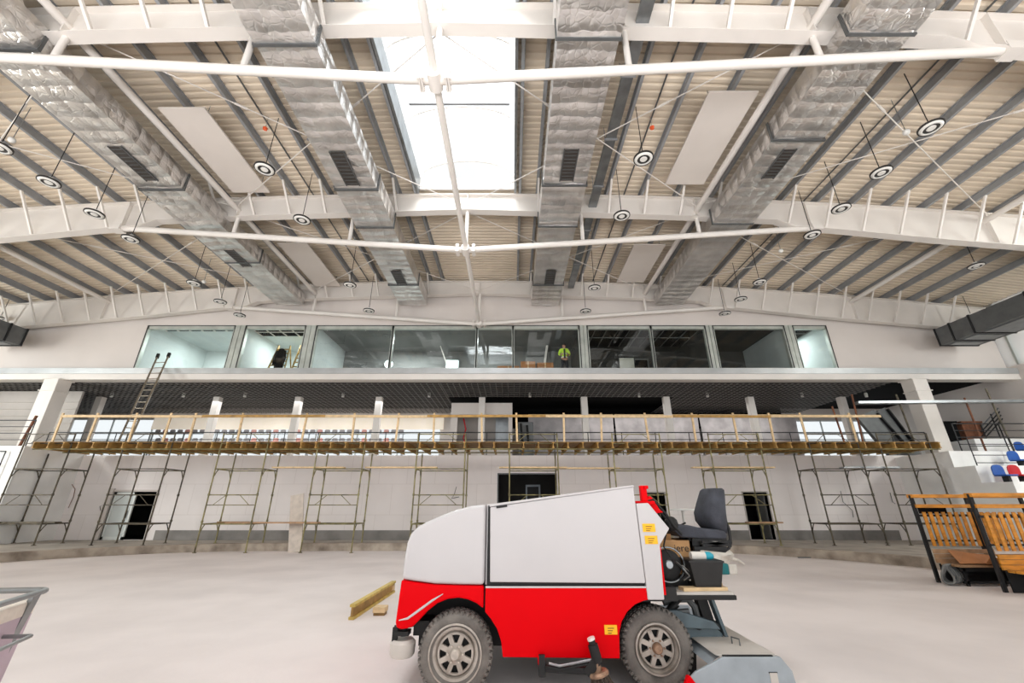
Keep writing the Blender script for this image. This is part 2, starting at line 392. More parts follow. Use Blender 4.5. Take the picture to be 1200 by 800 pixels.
sk = thing('barrel_skylight', 'long white glowing barrel skylight along the roof ridge', 'skylight', (AX, SY0, 12.6))
c = MB(); zc = ztop(AX)
for x in (SX0, SX1): c.box(x-.04,x+.04,SY0,SY1,zc-.02,zc+.65)
c.build('kerb_frame', 'galv', sk)
c = MB()
for y in (SY0, SY1): c.box(SX0,SX1,y-.04,y+.04,zc+.15,zc+.65)
c.build('end_panel', 'steel_white', sk)
def arc(y, r=0, n=14, grow=0):
    out = []; cx = (SX0+SX1)/2; hw = (SX1-SX0)/2+grow
    for i in range(n+1):
        t = PI*i/n; out.append((cx-hw*math.cos(t), y, zc+.65+(.85+grow)*math.sin(t)))
    return out
for i in range(6):
    y = SY0+.05+(SY1-SY0-.1)*i/5
    MB().tube(arc(y), .03, 6).build('arch_rib', 'steel_white', sk)
for i in range(5):
    ya = SY0+(SY1-SY0)*i/5; yb = SY0+(SY1-SY0)*(i+1)/5
    A = arc(ya, grow=.05); B = arc(yb, grow=.05); n = len(A)
    MB().add(A+B, [(j,j+1,n+j+1,n+j) for j in range(n-1)]).build('glazing_panel', 'polycarb', sk)
for y in (SY0, SY1):
    A = arc(y, grow=.05); MB().add(A, [tuple(range(len(A)))]).build('glazing_panel', 'polycarb', sk)
MB().bar((SX0+.35,9.2,13.05),(SX1-.2,9.2,13.05),.07,.07).build('tie_bar', 'purlin', sk)

# ------------------------------------------------------------------ roof trusses
def interp(tab, x):
    for (a,za),(b,zb) in zip(tab, tab[1:]):
        if x <= b: return za+(zb-za)*(x-a)/(b-a)
    return tab[-1][1]
ZB = [(0,11.74),(8,11.46),(11.3,11.28),(11.9,11.0),(12.7,10.95),(17,10.44),(23,9.85),(29,9.4)]
zbot = lambda x: interp(ZB, abs(x-AX))
PUR = [1.95]+[1.3*i for i in range(2, 19)]
PURX = sorted([AX-d for d in PUR]+[AX+d for d in PUR])
def truss(Y, label):
    t = thing('roof_truss', label, 'truss', (AX, Y, 10.1), 'white roof trusses')
    xs = sorted({AX+s*v for s in (-1,1) for v in [i*1.0 for i in range(29)]+[11.3,11.9,12.7]})
    b = MB(); W = .15
    def strip(zl, zh, hw):
        vs = [];
        for x in xs: vs += [(x,Y-hw,zl(x)),(x,Y+hw,zl(x)),(x,Y+hw,zh(x)),(x,Y-hw,zh(x))]
        n = len(xs); fs = [(0,1,2,3),((n-1)*4+3,(n-1)*4+2,(n-1)*4+1,(n-1)*4)]
        for i in range(n-1):
            a = i*4; c = a+4
            fs += [(a+k,c+k,c+(k+1)%4,a+(k+1)%4) for k in range(4)]
        b.add(vs, fs)
    strip(zbot, lambda x: zbot(x)+.03, W); strip(lambda x: zbot(x)+.03, lambda x: ztop(x)-.03, .01); strip(lambda x: ztop(x)-.03, ztop, W)
    for s in (-1,1):
        for dx in (4.2,8.45,12.5,19): x = AX+s*dx; b.box(x-.012,x+.012,Y-W,Y+W,zbot(x),ztop(x))
    b.box(AX-.015,AX+.015,Y-W,Y+W,zbot(AX),ztop(AX))
    b.build('beam', 'steel_white', t)
    for s in (-1,1):
        p = Vector((AX+s*.10,Y,10.08)); q = Vector((AX+s*12.7,Y,11.02))
        m = MB(); m.tube([p,q], .105, 14); m.box(q.x-.18,q.x+.18,Y-.16,Y+.16,q.z-.14,q.z+.10)
        m.build('tie_tube', 'steel_white', t, smooth=True)
        for dx in (4.2,8.45):
            x = AX+s*dx; z0 = 10.08+(dx/12.7)*.94+.08
            m = MB(); m.tube([(x,Y,z0),(x,Y,zbot(x))], .07, 10); m.build('strut', 'steel_white', t, smooth=True)
    m = MB(); m.tube([(AX,Y,10.1),(AX,Y,zbot(AX))], .075, 12); m.build('king_post', 'steel_white', t, smooth=True)
    m = MB(); m.lathe([(.0,-.2),(.15,-.2),(.15,.2),(0,.2)], (AX,Y,10.07), (0,1,0), 18, False)
    for s in (-1,1):
        m.box(AX+s*.26-.02,AX+s*.26+.02,Y-.17,Y+.17,9.92,10.24); m.box(AX+s*.31-.02,AX+s*.31+.02,Y-.17,Y+.17,9.92,10.24)
        for zz in (9.97,10.19):
            for yy in (-.13,.13): m.tube([(AX+s*.22,Y+yy,zz),(AX+s*.36,Y+yy,zz)], .022, 6)
    m.build('node_plate', 'steel_white', t, smooth=True)
    for x in PURX:
        if abs(x-AX) < 2 : continue
        m = MB(); m.bar((x,Y-.95,ztop(x)+.02),(x,Y-.12,zbot(x)+.06),.07,.07,(1,0,0)); m.build('fly_brace', 'steel_white', t)
    return t
TY = [6.25, 12.62, 19.12]
truss(TY[0], 'white steel roof truss nearest the camera, crossing the top of the hall')
truss(TY[1], 'white steel roof truss crossing the middle of the hall at the skylight end')
truss(TY[2], 'white steel roof truss against the end wall above the glazed gallery')

# purlins
for s, w in ((-1,'left'),(1,'right')):
    for i, d_ in enumerate(PUR):
        x = AX+s*d_; z = ztop(x)
        m = MB(); m.box(x-.035,x+.035,-3.8,19.45,z,z+.02); m.box(x-.012,x+.012,-3.8,19.45,z+.02,z+.25); m.box(x-.05,x+.05,-3.8,19.45,z+.235,z+.268)
        m.box(x-.05,x-.035,-3.8,19.45,z,z+.05)
        lab = 'dark grey steel purlin edging the skylight on its %s' % w if i == 0 else 'dark grey steel roof purlin, %s out to the %s of the skylight' % (ORD[i-1], w)
        tag(m.build('roof_purlin', 'purlin'), lab, 'purlin', 'roof purlins')
# longitudinal white tubes
for x, z, r, lab in ((AX-8.5,11.78,.1,'white longitudinal steel tube beside the outer left foil duct'),(AX+8.5,11.78,.1,'white longitudinal steel tube beside the outer right foil duct'),
                  (AX-19,11.3,.1,'white longitudinal steel tube over the far left side'),(AX+19,11.3,.1,'white longitudinal steel tube over the far right side')):
    tag(MB().tube([(x,-3.8,z),(x,19.4,z)], r, 12).build('longitudinal_tube', 'steel_white', smooth=True), lab, 'tube', 'longitudinal roof tubes')
tag(MB().tube([(AX,-3.8,10.16),(AX,6.05,10.16)], .085, 12).build('ridge_tube', 'steel_white', smooth=True), 'white ridge tube running overhead into the nearest truss node', 'tube', 'ridge tubes')
tag(MB().tube([(AX,6.45,10.16),(AX,12.42,10.16)], .085, 12).build('ridge_tube', 'steel_white', smooth=True), 'white ridge tube joining the two nearer truss nodes under the skylight', 'tube', 'ridge tubes')
tag(MB().tube([(AX,12.82,10.16),(AX,18.92,10.16)], .085, 12).build('ridge_tube', 'steel_white', smooth=True), 'white ridge tube from the middle truss node to the end wall', 'tube', 'ridge tubes')
# crossing tie rods
for bi,(ya,yb,bw) in enumerate(((TY[0]+.15,TY[1]-.15,'nearer'),(TY[1]+.15,TY[2]-.15,'farther'))):
    for xa,xb,where in ((AX-19,AX-8.5,'far left'),(AX-8.5,AX,'inner left'),(AX,AX+8.5,'inner right'),(AX+8.5,AX+19,'far right')):
        za = 11.55 if abs(xa-AX) > 10 else 11.85; zb = 11.55 if abs(xb-AX) > 10 else 11.85
        for k_,(p,q) in enumerate((((xa,ya,za),(xb,yb,zb)),((xb,ya,zb+.06),(xa,yb,za+.06)))):
            m = MB(); m.tube([p,q], .017, 6); mid = Vector(p).lerp(Vector(q), .3); mid2 = Vector(p).lerp(Vector(q), .33); m.tube([mid,mid2], .034, 8)
            tag(m.build('bracing_rod', 'steel_white'), 'thin white roof bracing rod, %s bay, %s panel, slanting %s' % (bw, where, 'rightward' if k_ == 0 else 'leftward'), 'rod', 'crossed roof bracing rods')

# ------------------------------------------------------------------ foil ducts
def duct(xa, xb, z0, z1, ends, grilles, label, taper=None):
    t = thing('foil_duct', label, 'duct', ((xa+xb)/2, ends[0], z0), 'insulated roof ducts')
    for i,(ya,yb) in enumerate(zip(ends, ends[1:])):
        m = MB(); s_ = .0 if i % 2 == 0 else .02
        ny = max(2, int((yb-ya)/.35)); nx = 4; gr = lambda a,b,n: [a+(b-a)*k_/n for k_ in range(n+1)]
        X = gr(xa+s_, xb-s_, nx); Ys = gr(ya+.03, yb-.03, ny); rnd = lambda: random.uniform(-.012,.012)
        def sheet(pf, U, V):
            vs = [pf(u,v) for v in V for u in U]; w = len(U); m.add(vs, [(j*w+i_, j*w+i_+1, (j+1)*w+i_+1, (j+1)*w+i_) for j in range(len(V)-1) for i_ in range(w-1)])
        Zs = gr(z0+s_, z1, 2)
        sheet(lambda u,v: (u, v, z0+s_+(rnd() if X[0] < u < X[-1] else 0)), X, Ys)
        sheet(lambda u,v: (u, v, z1), [X[0],X[-1]], [Ys[0],Ys[-1]])
        sheet(lambda u,v: (X[0]+(rnd() if Zs[0] < u < Zs[-1] else 0), v, u), Zs, Ys)
        sheet(lambda u,v: (X[-1]+(rnd() if Zs[0] < u < Zs[-1] else 0), v, u), Zs, Ys)
        sheet(lambda u,v: (u, Ys[0], v), [X[0],X[-1]], [Zs[0],Zs[-1]]); sheet(lambda u,v: (u, Ys[-1], v), [X[0],X[-1]], [Zs[0],Zs[-1]])
        m.build('duct_section', 'foil', t, smooth=True)
        if i:
            f = MB(); f.box(xa-.03,xb+.03,ya-.035,ya+.035,z0-.035,z0); f.box(xa-.03,xa,ya-.035,ya+.035,z0,z1); f.box(xb,xb+.03,ya-.035,ya+.035,z0,z1)
            f.build('flange', 'galv_dark', t)
    for gx0,gx1,gy0,gy1 in grilles:
        f = MB(); f.box(gx0,gx1,gy0,gy1,z0-.02,z0-.005)
        g = f.build('air_grille', 'vent_dark', t); s = MB(); n = 9
        for k_ in range(n): y = gy0+(gy1-gy0)*(k_+.5)/n; s.box(gx0+.02,gx1-.02,y-.014,y+.014,z0-.032,z0-.02)
        s.box(gx0-.03,gx0,gy0-.03,gy1+.03,z0-.03,z0); s.box(gx1,gx1+.03,gy0-.03,gy1+.03,z0-.03,z0)
        s.build('grille_louvres', 'galv_dark', g)
    return t
HG = .62
duct(-11.9,-10.5,11.0,11.0+HG,[-2,6.22,10.61,14.9,18.9],[(-11.35,-11.02,8.9,10.2),(-11.35,-11.02,14.0,15.2)],'foil wrapped roof duct, outermost on the left side')
duct(-5.65,-4.3,11.0,11.0+HG,[-2,6.11,10.61,12.55,16.8,18.9],[(-5.2,-4.82,9.1,10.4),(-5.2,-4.82,15.6,16.7)],'foil wrapped roof duct just left of the skylight')
duct(.97,2.35,11.0,11.0+HG,[-2,5.98,10.42,12.49,16.8,18.9],[(1.5,1.88,9.0,10.2),(1.5,1.88,15.6,16.7)],'foil wrapped roof duct just right of the skylight')
duct(7.2,8.62,11.0,11.0+HG,[-2,5.89,8.67,12.34,18.9],[(7.72,8.05,9.0,10.1)],'foil wrapped roof duct, outermost on the right side')
# cable trays / dark pipes above beside the ducts
for x, w, lab in ((3.0,.3,'grey cable tray running beside the inner right foil duct'),(-6.05,.22,'grey cable tray running beside the inner left foil duct')):
    t = thing('cable_tray', lab, 'cable tray', (x,8,11.95), 'roof cable trays')
    m = MB(); m.box(x-w/2,x+w/2,-3,18.8,11.93,11.95); m.box(x-w/2,x-w/2+.015,-3,18.8,11.95,12.03); m.box(x+w/2-.015,x+w/2,-3,18.8,11.95,12.03); m.build('tray', 'galv', t)
    h = MB()
    for y in (2,4.5,7.5,9.5,11.5,14,16.5):
        h.box(x-w/2-.05,x+w/2+.05,y-.03,y+.03,11.90,11.93); h.tube([(x-w/2-.03,y,11.9),(x-w/2-.03,y,12.4)],.012,5); h.tube([(x+w/2+.03,y,11.9),(x+w/2+.03,y,12.4)],.012,5)
    h.build('hanger', 'purlin', t)
for x, lab in ((-7.55,'thin conduit line over the left white ceiling panel edge'),(-12.4,'thin conduit line over the outer left lamp row'),(4.25,'thin conduit line over the inner right lamp row'),(11.0,'thin conduit line over the outer right lamp row')):
    tag(MB().tube([(x,-3,ztop(x)+.2),(x,19.2,ztop(x)+.2)], .025, 6).build('conduit_line', 'galv_dark'), lab, 'conduit', 'roof conduit lines')
# side ducts (plain galvanised), left and right
for s, x0, x1, lab in ((1,20.5,22.3,'dark sheet metal ventilation duct at the right wall end'),(-1,-25.4,-23.5,'dark sheet metal ventilation duct at the left wall end')):
    t = thing('wall_duct', lab, 'duct', ((x0+x1)/2,13,8.6))
    ys = [6,8.2,10.4,12.6,14.8,17,17.9,18.6]
    for a,b in zip(ys, ys[1:]):
        MB().box(x0,x1,a+.03,b-.03,8.72,9.55).build('duct_section', 'galv_dark', t)
        f = MB(); f.box(x0-.03,x1+.03,b-.035,b+.035,8.69,9.58); f.build('flange', 'black', t)
        p = MB(); p.box(x0+.25,x1-.25,a+.2,b-.15,8.69,8.72); p.build('air_slot', 'galv', t)
# heating panels
for xa,xb,ya,yb,lab in ((-9.98,-8.66,8.5,11.9,'large white ceiling panel on the near left'),(5.33,6.68,8.0,11.5,'large white ceiling panel on the near right'),
                        (-10.03,-8.74,15.0,18.75,'white ceiling panel on the left, far bay'),(5.24,6.6,15.1,18.35,'white ceiling panel on the right, far bay')):
    t = thing('ceiling_panel', lab, 'panel', ((xa+xb)/2,(ya+yb)/2,12.1), 'white ceiling panels')
    MB().box(xa,xb,ya,yb,12.0,12.06).build('panel', 'panel_white', t, bevel=.01)
    h = MB()
    for x in (xa+.15,xb-.15):
        for y in (ya+.3,yb-.3): h.tube([(x,y,12.06),(x,y,ztop(x)+.1)], .01, 5)
    h.build('hanger', 'galv', t)
# pendant lamps
LROWS = [(-13.3,[8.2,9.45,10.85,12.2,15.3,17.0,18.45],'outer left row'),(-6.83,[8.95,11.15,15.45,17.95],'inner left row'),(3.52,[8.58,10.95,15.7,18.0],'inner right row'),
         (10.3,[7.6,9.08,10.6,11.95,15.2,16.75,18.25],'outer right row')]
l0 = thing('pendant_lamp', 'x', 'lamp', (0,0,10.25), 'round pendant lamps')
m = MB(); m.lathe([(0,.05),(.2,.05),(.235,.02),(.235,-.02),(.2,-.05),(.165,-.05),(.165,-.02),(.0,-.02)], (0,0,10.25), (0,0,1), 28, False); m.build('housing', 'lamp_white', l0, smooth=True)
m = MB(); m.lathe([(.24,.025),(.262,.02),(.262,-.02),(.24,-.025),(.24,.025)], (0,0,10.25), (0,0,1), 28, False); m.build('rim_band', 'lamp_dark', l0, smooth=True)
m = MB(); m.lathe([(.0,-.03),(.165,-.03),(.165,-.022),(0,-.022)], (0,0,10.25), (0,0,1), 28, False); m.build('lens', 'lamp_dark', l0, smooth=True)
m = MB(); m.lathe([(.0,-.045),(.085,-.045),(.095,-.03),(0,-.03)], (0,0,10.25), (0,0,1), 20, False); m.build('centre_cap', 'lamp_white', l0, smooth=True)
m = MB(); m.lathe([(0,.05),(.07,.05),(.07,.14),(0,.14)], (0,0,10.25), (0,0,1), 14, False); m.build('driver_box', 'lamp_white', l0, smooth=True)
m = MB(); m.tube([(0,0,10.39),(0,0,12.15)], .012, 5); m.build('cable', 'black', l0)
first = True
for x, ys, row in LROWS:
    for i, y in enumerate(ys):
        lab = 'round white pendant lamp, %s from the front in the %s' % (ORD[i], row)
        if first: l0.location = (x,y,10.25); l0['label'] = lab; first = False
        else: dup(l0, (x,y,10.25), lab)
dup(l0, (18.0,13.95,10.25), 'round white pendant lamp hanging over the far right stand, nearer one')
dup(l0, (22.6,18.6,10.25), 'round white pendant lamp beside the right wall duct')
dup(l0, (-25.4,18.8,10.25), 'round white pendant lamp beside the left wall duct')
# orange detectors on thin drops
for px_, py_, lab in ((311,150,'small orange detector near the left white ceiling panel'),(764,149,'small orange detector right of the inner right duct'),(722,152,'small red detector beside the cable tray on the right')):
    p = atz(px_, py_, 12.2)
    t = thing('smoke_detector', lab, 'detector', p, 'roof detectors')
    MB().lathe([(0,.0),(.07,.0),(.06,-.06),(.03,-.08),(0,-.08)], p, (0,0,1), 12, False).build('detector_head', 'orange' if 'red' not in lab else 'red_paint', t, smooth=True)
    MB().tube([p,(p.x,p.y,ztop(p.x)+.26)], .008, 5).build('drop_rod', 'galv', t)
for px_, py_, lab in ((14,164,'small white camera globe high on the left'),(239,330,'small white camera globe on the far left bay'),(1062,155,'small white camera globe beside the outer right lamps'),(915,294,'small white camera globe on the far right bay')):
    p = atz(px_, py_, 10.9)
    t = thing('camera_globe', lab, 'camera', p, 'hanging camera globes')
    MB().ball(p, .085, 12).build('globe', 'lamp_white', t, smooth=True)
    MB().tube([(p.x,p.y,p.z+.06),(p.x,p.y,ztop(p.x))], .01, 5).build('drop_rod', 'galv', t)

# ------------------------------------------------------------------ glazed gallery rooms
struct(MB().box(GX0-.2,GX1+.2,WB+.2,24.2,7.6,7.74).build('floor_rooms', 'room_grey'))
RC = 10.32; RB = 23.8
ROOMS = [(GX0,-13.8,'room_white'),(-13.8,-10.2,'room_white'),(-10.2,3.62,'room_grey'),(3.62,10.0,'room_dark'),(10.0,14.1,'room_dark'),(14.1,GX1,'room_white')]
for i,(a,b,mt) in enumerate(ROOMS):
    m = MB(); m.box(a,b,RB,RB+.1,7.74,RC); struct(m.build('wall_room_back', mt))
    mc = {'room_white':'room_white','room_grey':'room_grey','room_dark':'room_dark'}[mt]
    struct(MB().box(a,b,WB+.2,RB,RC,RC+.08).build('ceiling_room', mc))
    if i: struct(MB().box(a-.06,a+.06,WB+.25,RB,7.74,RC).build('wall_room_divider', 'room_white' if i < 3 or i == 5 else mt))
struct(MB().box(GX0-.1,GX0,WB+.2,RB,7.74,RC).build('wall_room_end', 'room_white'))
struct(MB().box(GX1,GX1+.1,WB+.2,RB,7.74,RC).build('wall_room_end', 'room_white'))
# open ceiling grid strips seen in the rooms
for a,b,lab,yb in ((-18.4,-13.9,'dark open ceiling grid of the leftmost gallery room',20.5),(-13.7,-10.3,'dark open ceiling grid over the stepladders',21.2),(14.2,15.9,'dark open ceiling grid of the rightmost gallery room',21.6),
                (-9.8,-6.4,'dark slot of open ceiling at the left of the wide gallery room',20.35),(3.8,9.9,'dark ceiling grid over the dim right gallery room',22.8)):
    t = thing('ceiling_grid', lab, 'ceiling grid', ((a+b)/2,21,10.25), 'gallery ceiling grids')
    MB().box(a,b,20.0,yb,10.27,10.30).build('dark_opening', 'void', t)
    m = MB(); n = int((b-a)/.6)
    for k_ in range(n+1): x = a+(b-a)*k_/n; m.box(x-.02,x+.02,20.0,yb,10.23,10.27)
    m.box(a,b,(20+yb)/2-.02,(20+yb)/2+.02,10.23,10.27)
    m.build('grid_bars', 'steel_white' if a < 3 else 'room_grey', t)
# glass band
PANES = [(GX0,-14.1),(-13.55,-10.5),(-9.95,-6.05),(-6.05,-1.78),(-1.78,.05),(.05,3.42),(3.82,7.06),(7.06,9.83),(10.22,13.85),(14.3,GX1)]
for i,(a,b) in enumerate(PANES):
    w = struct(thing('window_%d'%(i+1), 'x', 'x', ((a+b)/2,WB,GZ0))); del w['label']; del w['category']
    f = MB(); fw_ = .06
    f.box(a,a+fw_,WB-.02,WB+.16,GZ0,GZ1); f.box(b-fw_,b,WB-.02,WB+.16,GZ0,GZ1); f.box(a,b,WB-.02,WB+.16,GZ1-.2,GZ1-.04); f.box(a,b,WB-.02,WB+.16,GZ0,GZ0+.05)
    f.build('window_frame', 'frame' , w)
    s_ = MB(); s_.box(a,b,WB-.03,WB+.17,GZ1-.04,GZ1); s_.box(a-.03,a+.02,WB-.03,WB+.1,GZ0,GZ1); s_.box(b-.02,b+.03,WB-.03,WB+.1,GZ0,GZ1); s_.build('window_seal', 'frame_dark', w)
    MB().quad((a+fw_,WB+.05,GZ0+.05),(b-fw_,WB+.05,GZ0+.05),(b-fw_,WB+.05,GZ1-.2),(a+fw_,WB+.05,GZ1-.2)).build('window_pane', 'glass', w)
for n,(a,b) in enumerate(((-14.1,-13.55),(-10.5,-9.95),(3.42,3.82),(9.83,10.22),(13.85,14.3))):
    m = MB(); m.box(a+.03,(a+b)/2-.015,WB-.04,WB+.3,GZ0,GZ1); m.box((a+b)/2+.015,b-.03,WB-.04,WB+.3,GZ0,GZ1); m.box(a+.05,b-.05,WB-.0,WB+.2,GZ0,GZ1)
    struct(m.build('window_mullion', 'frame'))
# room lights
def area(name, loc, size, power, rot=(0,0,0), sy=None, col=(1,1,1)):
    l = bpy.data.lights.new(name, 'AREA'); l.energy = power; l.size = size; l.color = col
    if sy: l.shape = 'RECTANGLE'; l.size_y = sy
    o = bpy.data.objects.new(name, l); C.objects.link(o); o.location = loc; o.rotation_euler = rot; return o

# fixtures in the rooms
def stepladder(p, h, w, spread, label):
    t = thing('stepladder', label, 'ladder', p, 'gallery stepladders'); x,y,z = p
    for s in (-1,1):
        m = MB(); m.bar((x+s*w/2,y,z),(x+s*w*.32,y+spread*.5,z+h),.05,.08); m.build('front_rail', 'ladder_gold', t)
        m = MB(); m.bar((x+s*w/2,y+spread,z),(x+s*w*.32,y+spread*.5,z+h),.04,.06); m.build('rear_rail', 'ladder_gold', t)
    for k_ in range(1,8):
        f = k_/8; ww = w*(1-f*.36)
        m = MB(); m.box(x-ww/2,x+ww/2,y+spread*.5*f-.05,y+spread*.5*f+.05,z+h*f-.02,z+h*f+.02); m.build('step', 'ladder_gold', t)
    return t
def roomz(px_, py_, Y): return at(px_, py_, Y)
stepladder((-12.35,20.7,7.74), 1.95, .95, .9, 'wooden stepladder in the gallery room, left one of two')
stepladder((-11.5,21.1,7.74), 2.1, .6, .9, 'wooden stepladder in the gallery room, right one of two')
t = thing('dark_jacket_shape', 'dark jacket-like shape put over the left stepladder in the gallery room', 'jacket', (-12.2,20.6,7.9))  # jacket form put in for an unclear dark figure
m = MB(); m.lathe([(0,0),(.2,.02),(.24,.35),(.25,.8),(.22,1.1),(.12,1.3),(.0,1.33)], (-12.15,20.62,8.0), (0,0,1), 14, False)
for q in m.v: q.y = 20.62+(q.y-20.62)*.5
m.build('shape_body', 'void', t, smooth=True)
m = MB(); m.tube([(-12.33,20.6,9.18),(-12.42,20.58,8.8),(-12.40,20.55,8.4)], [.08,.07,.06], 8); m.tube([(-11.97,20.6,9.18),(-11.9,20.58,8.8),(-11.92,20.55,8.4)], [.08,.07,.06], 8); m.build('sleeves', 'void', t, smooth=True)
p = at(455,426,23.4); t = thing('glare_disc', 'bright disc added for the glare in the wide gallery room', 'lamp', p)  # glowing disc added for a blurred patch of glare
MB().lathe([(0,0),(.2,0),(.24,.05),(.24,.12),(0,.14)], p, (0,1,0), 20, False).build('glare_face', 'glow', t, smooth=True); MB().tube([(p.x,p.y+.1,p.z),(p.x,p.y+.1,7.74)], .03, 6).build('disc_stand', 'black', t)
p = at(530,428,23.7); t = thing('glare_panel', 'small bright white panel added for glare at the back of the gallery room', 'panel', p)  # glowing rectangle added for a second patch of glare
MB().box(p.x-.35,p.x+.35,23.68,23.75,p.z-.35,p.z+.3).build('panel_face', 'glow', t); f = MB(); f.box(p.x-.4,p.x-.35,23.66,23.78,p.z-.4,p.z+.35); f.box(p.x+.35,p.x+.4,23.66,23.78,p.z-.4,p.z+.35); f.box(p.x-.4,p.x+.4,23.66,23.78,p.z+.3,p.z+.35); f.build('panel_frame', 'room_white', t)
# leaning plank and door panels in the rooms
for px_, lab, hh, w_, mt in ((750,'dark doorway leaf deep in the dim gallery room',2.0,.9,'void'),(895,'narrow dark door standing ajar in the right gallery room',2.1,.6,'void')):
    p = at(px_, 420, 23.6); t = thing('room_door', lab, 'door', (p.x,23.7,7.74))
    MB().box(p.x-w_/2,p.x+w_/2,23.7,23.78,7.74,7.74+hh).build('leaf', mt, t)
    f = MB(); f.box(p.x-w_/2-.08,p.x-w_/2,23.66,23.8,7.74,7.82+hh); f.box(p.x+w_/2,p.x+w_/2+.08,23.66,23.8,7.74,7.82+hh); f.box(p.x-w_/2,p.x+w_/2,23.66,23.8,7.74+hh,7.82+hh); f.build('door_frame', 'room_grey', t)
p = at(735,424,22.5); t = thing('white_board', 'cream white board standing in the dim gallery room', 'board', (p.x,22.6,7.74))
MB().box(p.x-.42,p.x+.42,22.6,22.64,7.74,p.z+.28).build('board_face', 'screen_white', t)
f = MB(); f.box(p.x-.46,p.x-.42,22.58,22.66,7.74,p.z+.32); f.box(p.x+.42,p.x+.46,22.58,22.66,7.74,p.z+.32); f.box(p.x-.46,p.x+.46,22.58,22.66,p.z+.28,p.z+.32); f.build('board_frame', 'black', t)
def carton(x0,x1,y0,y1,z0,z1,label,mt='card_dark'):
    t = thing('cardboard_box', label, 'box', ((x0+x1)/2,(y0+y1)/2,z0), None)
    MB().box(x0,x1,y0,y1,z0,z1).build('carton', mt, t, bevel=.01); MB().box((x0+x1)/2-.03,(x0+x1)/2+.03,y0-.004,y1+.004,z0+.02,z1+.004).build('tape', 'wood_pale', t)
    return t
carton(.45,1.2,20.3,20.9,7.74,8.5,'brown cardboard box behind the gallery glass, left one'); carton(1.28,2.12,20.25,20.85,7.74,8.42,'brown cardboard box behind the gallery glass, nearest the worker')
carton(-.75,.38,20.35,20.9,7.74,8.27,'low brown cardboard box left of the other two by the glass')
tag(MB().bar((1.62,21.2,7.74),(2.0,22.2,10.1),.12,.03).build('leaning_plank', 'panel_white'), 'white strip leaning behind the cardboard boxes in the gallery', 'plank')
tag(MB().bar((-4.2,22.9,10.3),(-3.2,22.9,7.74),.25,.05).build('leaning_strip', 'panel_white'), 'pale diagonal strip leaning in the wide gallery room', 'plank')

